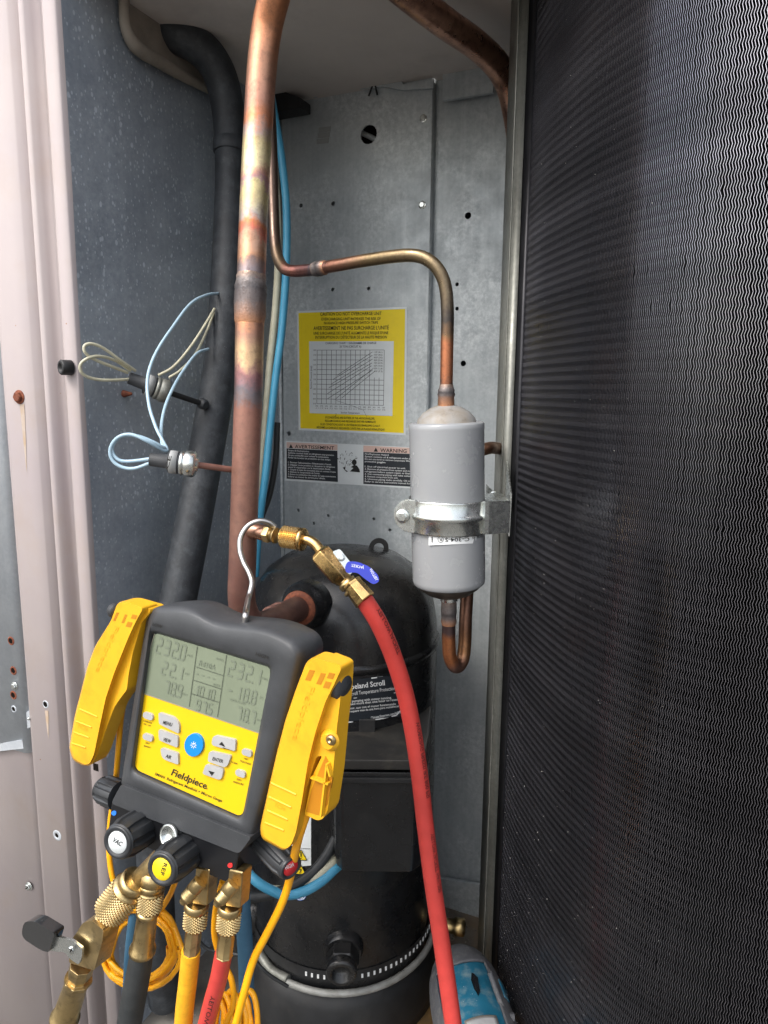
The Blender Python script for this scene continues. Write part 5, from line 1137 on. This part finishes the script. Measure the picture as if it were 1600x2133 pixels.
wb = px((500, 1790, .66), (506, 1900, .67), (512, 2000, .68), (516, 2180, .69)); tag(MB().tube(wb, .0085, 18).build('slate_blue_hose', 'bluh'), 'slate blue hose hanging right of the red gauge hose', 'hose')
wb = px((292, 1840, .67), (280, 1920, .67), (272, 2000, .67), (268, 2110, .67), (262, 2200, .67)); tag(MB().tube(wb, .0068, 18).build('slate_blue_hose', 'bluh'), 'slate blue hose partly hidden behind the thick black hose', 'hose')
# yellow cable bundles
cb1 = thing('cable_bundle', 'coiled loops of yellow probe cable hanging behind the black hose', 'cable', F(297, 2060, -.05)); rnd = random.Random(11)
for k in range(7):
    cx_, cy_ = 296 + rnd.uniform(-6, 6), 1976 + rnd.uniform(-8, 4); rx_, ry_ = 62 + k*3.6 + rnd.uniform(-5, 5), 64 + k*3.2 + rnd.uniform(-6, 6); ph = rnd.uniform(-.2, .25)
    pts_ = [F(cx_ + rx_*math.cos(a+ph)*(1 if math.sin(a) > 0 else .93), cy_ + ry_*math.sin(a), -.045 + .003*k*.4 + .003*math.sin(a*2 + k)) for a in [i/24*6.2832 for i in range(25)]]
    MB().tube(pts_, .0027, 10, smooth=False, caps=False).build('cable_loop', 'cable', cb1)
cb2 = thing('cable_bundle', 'narrow coiled loops of yellow probe cable at the bottom right of the red gauge hose', 'cable', F(480, 2140, -.04))
for k in range(6):
    cx_ = 455 + k*13 + rnd.uniform(-4, 4); pts_ = [F(cx_ + (17 + rnd.uniform(-1, 1))*math.cos(a), 2150 + (72 + k % 3*7)*math.sin(a), -.03 + .008*math.sin(a) - k*.003) for a in [i/24*6.2832 for i in range(25)]]
    MB().tube(pts_, .0028, 10, sub=3, caps=False).build('cable_loop', 'cable', cb2)
def cab(label, pts_, r=.0028): return tag(MB().tube([F(*p) for p in pts_], r, 12).build('probe_cable', 'cable'), label, 'cable')
cab('yellow probe cable running down from the left clamp behind the gauge', [(262, 1440, -.02), (252, 1500, -.022), (246, 1570, -.024), (240, 1640, -.034), (229, 1720, -.034), (228, 1785, -.03), (240, 1845, -.028), (270, 1890, -.035), (310, 1900, -.04)])
cab('yellow probe cable looping right behind the black hose nut', [(375, 1800, -.03), (362, 1846, -.03), (345, 1880, -.035), (320, 1915, -.04)])
cab('yellow probe cable from the right clamp sweeping down to the bottom', [(640, 1690, -.004), (622, 1745, -.004), (604, 1830, -.03), (588, 1880, -.03), (556, 1945, -.025), (528, 2000, -.02), (508, 2070, -.012), (482, 2170, -.006)], .0036)
cab('yellow probe cable behind the red gauge hose nut', [(464, 1835, -.028), (450, 1890, -.03), (447, 1950, -.03), (462, 2000, -.03), (482, 2040, -.03), (486, 2090, -.03), (470, 2130, -.03)])

# ================================================================== POWER DRILL, bottom right
dr_ = thing('cordless_driver', 'worn teal and grey cordless impact driver lying at the bottom right', 'power tool', P(975, 2200, .66))
a_, b_ = P(950, 1994, .80), P(1003, 2190, .68); axd = (b_-a_).normalized(); LD = (b_-a_).length; kk = 72*mpp(a_)
prD = [(0, -.006), (.25, -.004), (.5, .004), (.72, .016), (.88, .034), (.97, .06), (1.0, .10), (1.0, .16), (.95, .22)]
MB().lathe(a_, axd, [(r*kk, h) for r, h in prD], 48, caps=False).build('housing', 'teal', dr_)
def shell_part(name, mat, a0, a1, h0, h1, offr, n=20):
    u0 = (CAM - a_); u0 = (u0 - axd*u0.dot(axd)).normalized(); w0 = axd.cross(u0); vs = []; fs = []
    def rad(h):
        for (r1, x1), (r2_, x2) in zip(prD, prD[1:]):
            if x1 <= h <= x2: return kk*(r1 + (r2_-r1)*(h-x1)/(x2-x1))
        return kk*prD[-1][0]
    H = 16
    for i in range(n+1):
        for j in range(H+1):
            a = R(a0 + (a1-a0)*i/n); hh0 = h0(a0 + (a1-a0)*i/n) if callable(h0) else h0; hh1 = h1(a0 + (a1-a0)*i/n) if callable(h1) else h1
            h = hh0 + (hh1-hh0)*j/H; r_ = rad(h) + offr; vs.append(a_ + axd*h + (u0*math.cos(a) + w0*math.sin(a))*r_)
    for i in range(n):
        for j in range(H): k = i*(H+1)+j; fs.append((k, k+1, k+H+2, k+H+1))
    o = MB().add(vs, fs).build(name, mat, dr_); s_ = o.modifiers.new('thickness', 'SOLIDIFY'); s_.thickness = .0022; s_.offset = 1; return o
shell_part('rear_cap', 'grip', -180, 180, -.005, lambda a: .034 + .012*abs(math.cos(R(a))), .0005, 40)
shell_part('grip_side', 'grip', -120, -48, .03, .21, .0007); shell_part('grip_side', 'grip', 42, 100, lambda a: .03, .21, .0007)
for a0_, a1_, h0_, h1_ in ((-78, -64, .062, .086),): shell_part('vent', 'teal', a0_, a1_, h0_, h1_, .0018, 4)
shell_part('badge', 'foam', -34, 12, .118, .16, .0008, 10); shell_part('badge_face', 'btn', -31, 9, .121, .16, .0022, 10)
u0 = (CAM - a_); u0 = (u0 - axd*u0.dot(axd)).normalized(); w0 = axd.cross(u0)
p_ = a_ + axd*.078 + (u0*math.cos(-.32) + w0*math.sin(-.32))*(kk*1.0 + .0002)
rnd = random.Random(4); jag = [(math.cos(i/14*6.28)*.0045*rnd.uniform(.7, 1.2), math.sin(i/14*6.28)*.014*rnd.uniform(.75, 1.15)) for i in range(14)]
MB().prism([p_ + w0*x + axd*y + u0*.0012 for x, y in jag], u0*-.003).build('torn_patch', 'kgrip', dr_, smooth=False)
st_ = px((1020, 2025, .72), (1036, 2070, .71), (1048, 2102, .70), (1058, 2118, .695), (1070, 2120, .695)); MB().tube(st_, [.003, .003, .0035, .004, .005], 10).build('strap_end', 'grip', dr_)
MB().tube(px((1010, 2110, .76), (1040, 2092, .765), (1062, 2072, .77)), [.012, .011, .009], 16).build('handle_stub', mk('dark_teal', '#173a4c', rough=.5), dr_)
# base pan below, debris
tag(MB().prism([V((x, y, .004)) for x, y in ((.055, .62), (.14, .80), (.16, .96), (.10, .99), (.02, .80))], UP*.004).build('brown_pan', 'pan', bevel=.001), 'flat rusty brown pan on the base under the driver', 'pan')
db = MB(); rnd = random.Random(3)
for i in range(260):
    c_ = V((rnd.uniform(-.28, .16), rnd.uniform(.72, 1.1), .003)); r_ = rnd.uniform(.001, .0035)
    if i < 90: c_ = V((.12 + rnd.gauss(0, .02), 1.0 + rnd.gauss(0, .03), .004))
    a1_, a2_, a3_ = [V((rnd.gauss(0, 1), rnd.gauss(0, 1), rnd.gauss(0, .5))).normalized()*r_ for _ in range(3)]
    db.add([c_ + a1_, c_ + a2_, c_ + a3_, c_ + V((0, 0, r_*.8))], [(0, 1, 2), (0, 1, 3), (1, 2, 3), (0, 2, 3)], None, 0, True)
o = db.build('debris', mk('leaf_debris', '#8a857a', '#5b5044', 300, .8)); o['kind'] = 'stuff'; o['label'] = 'scattered grit and dry flakes on the cabinet floor'; o['category'] = 'debris'
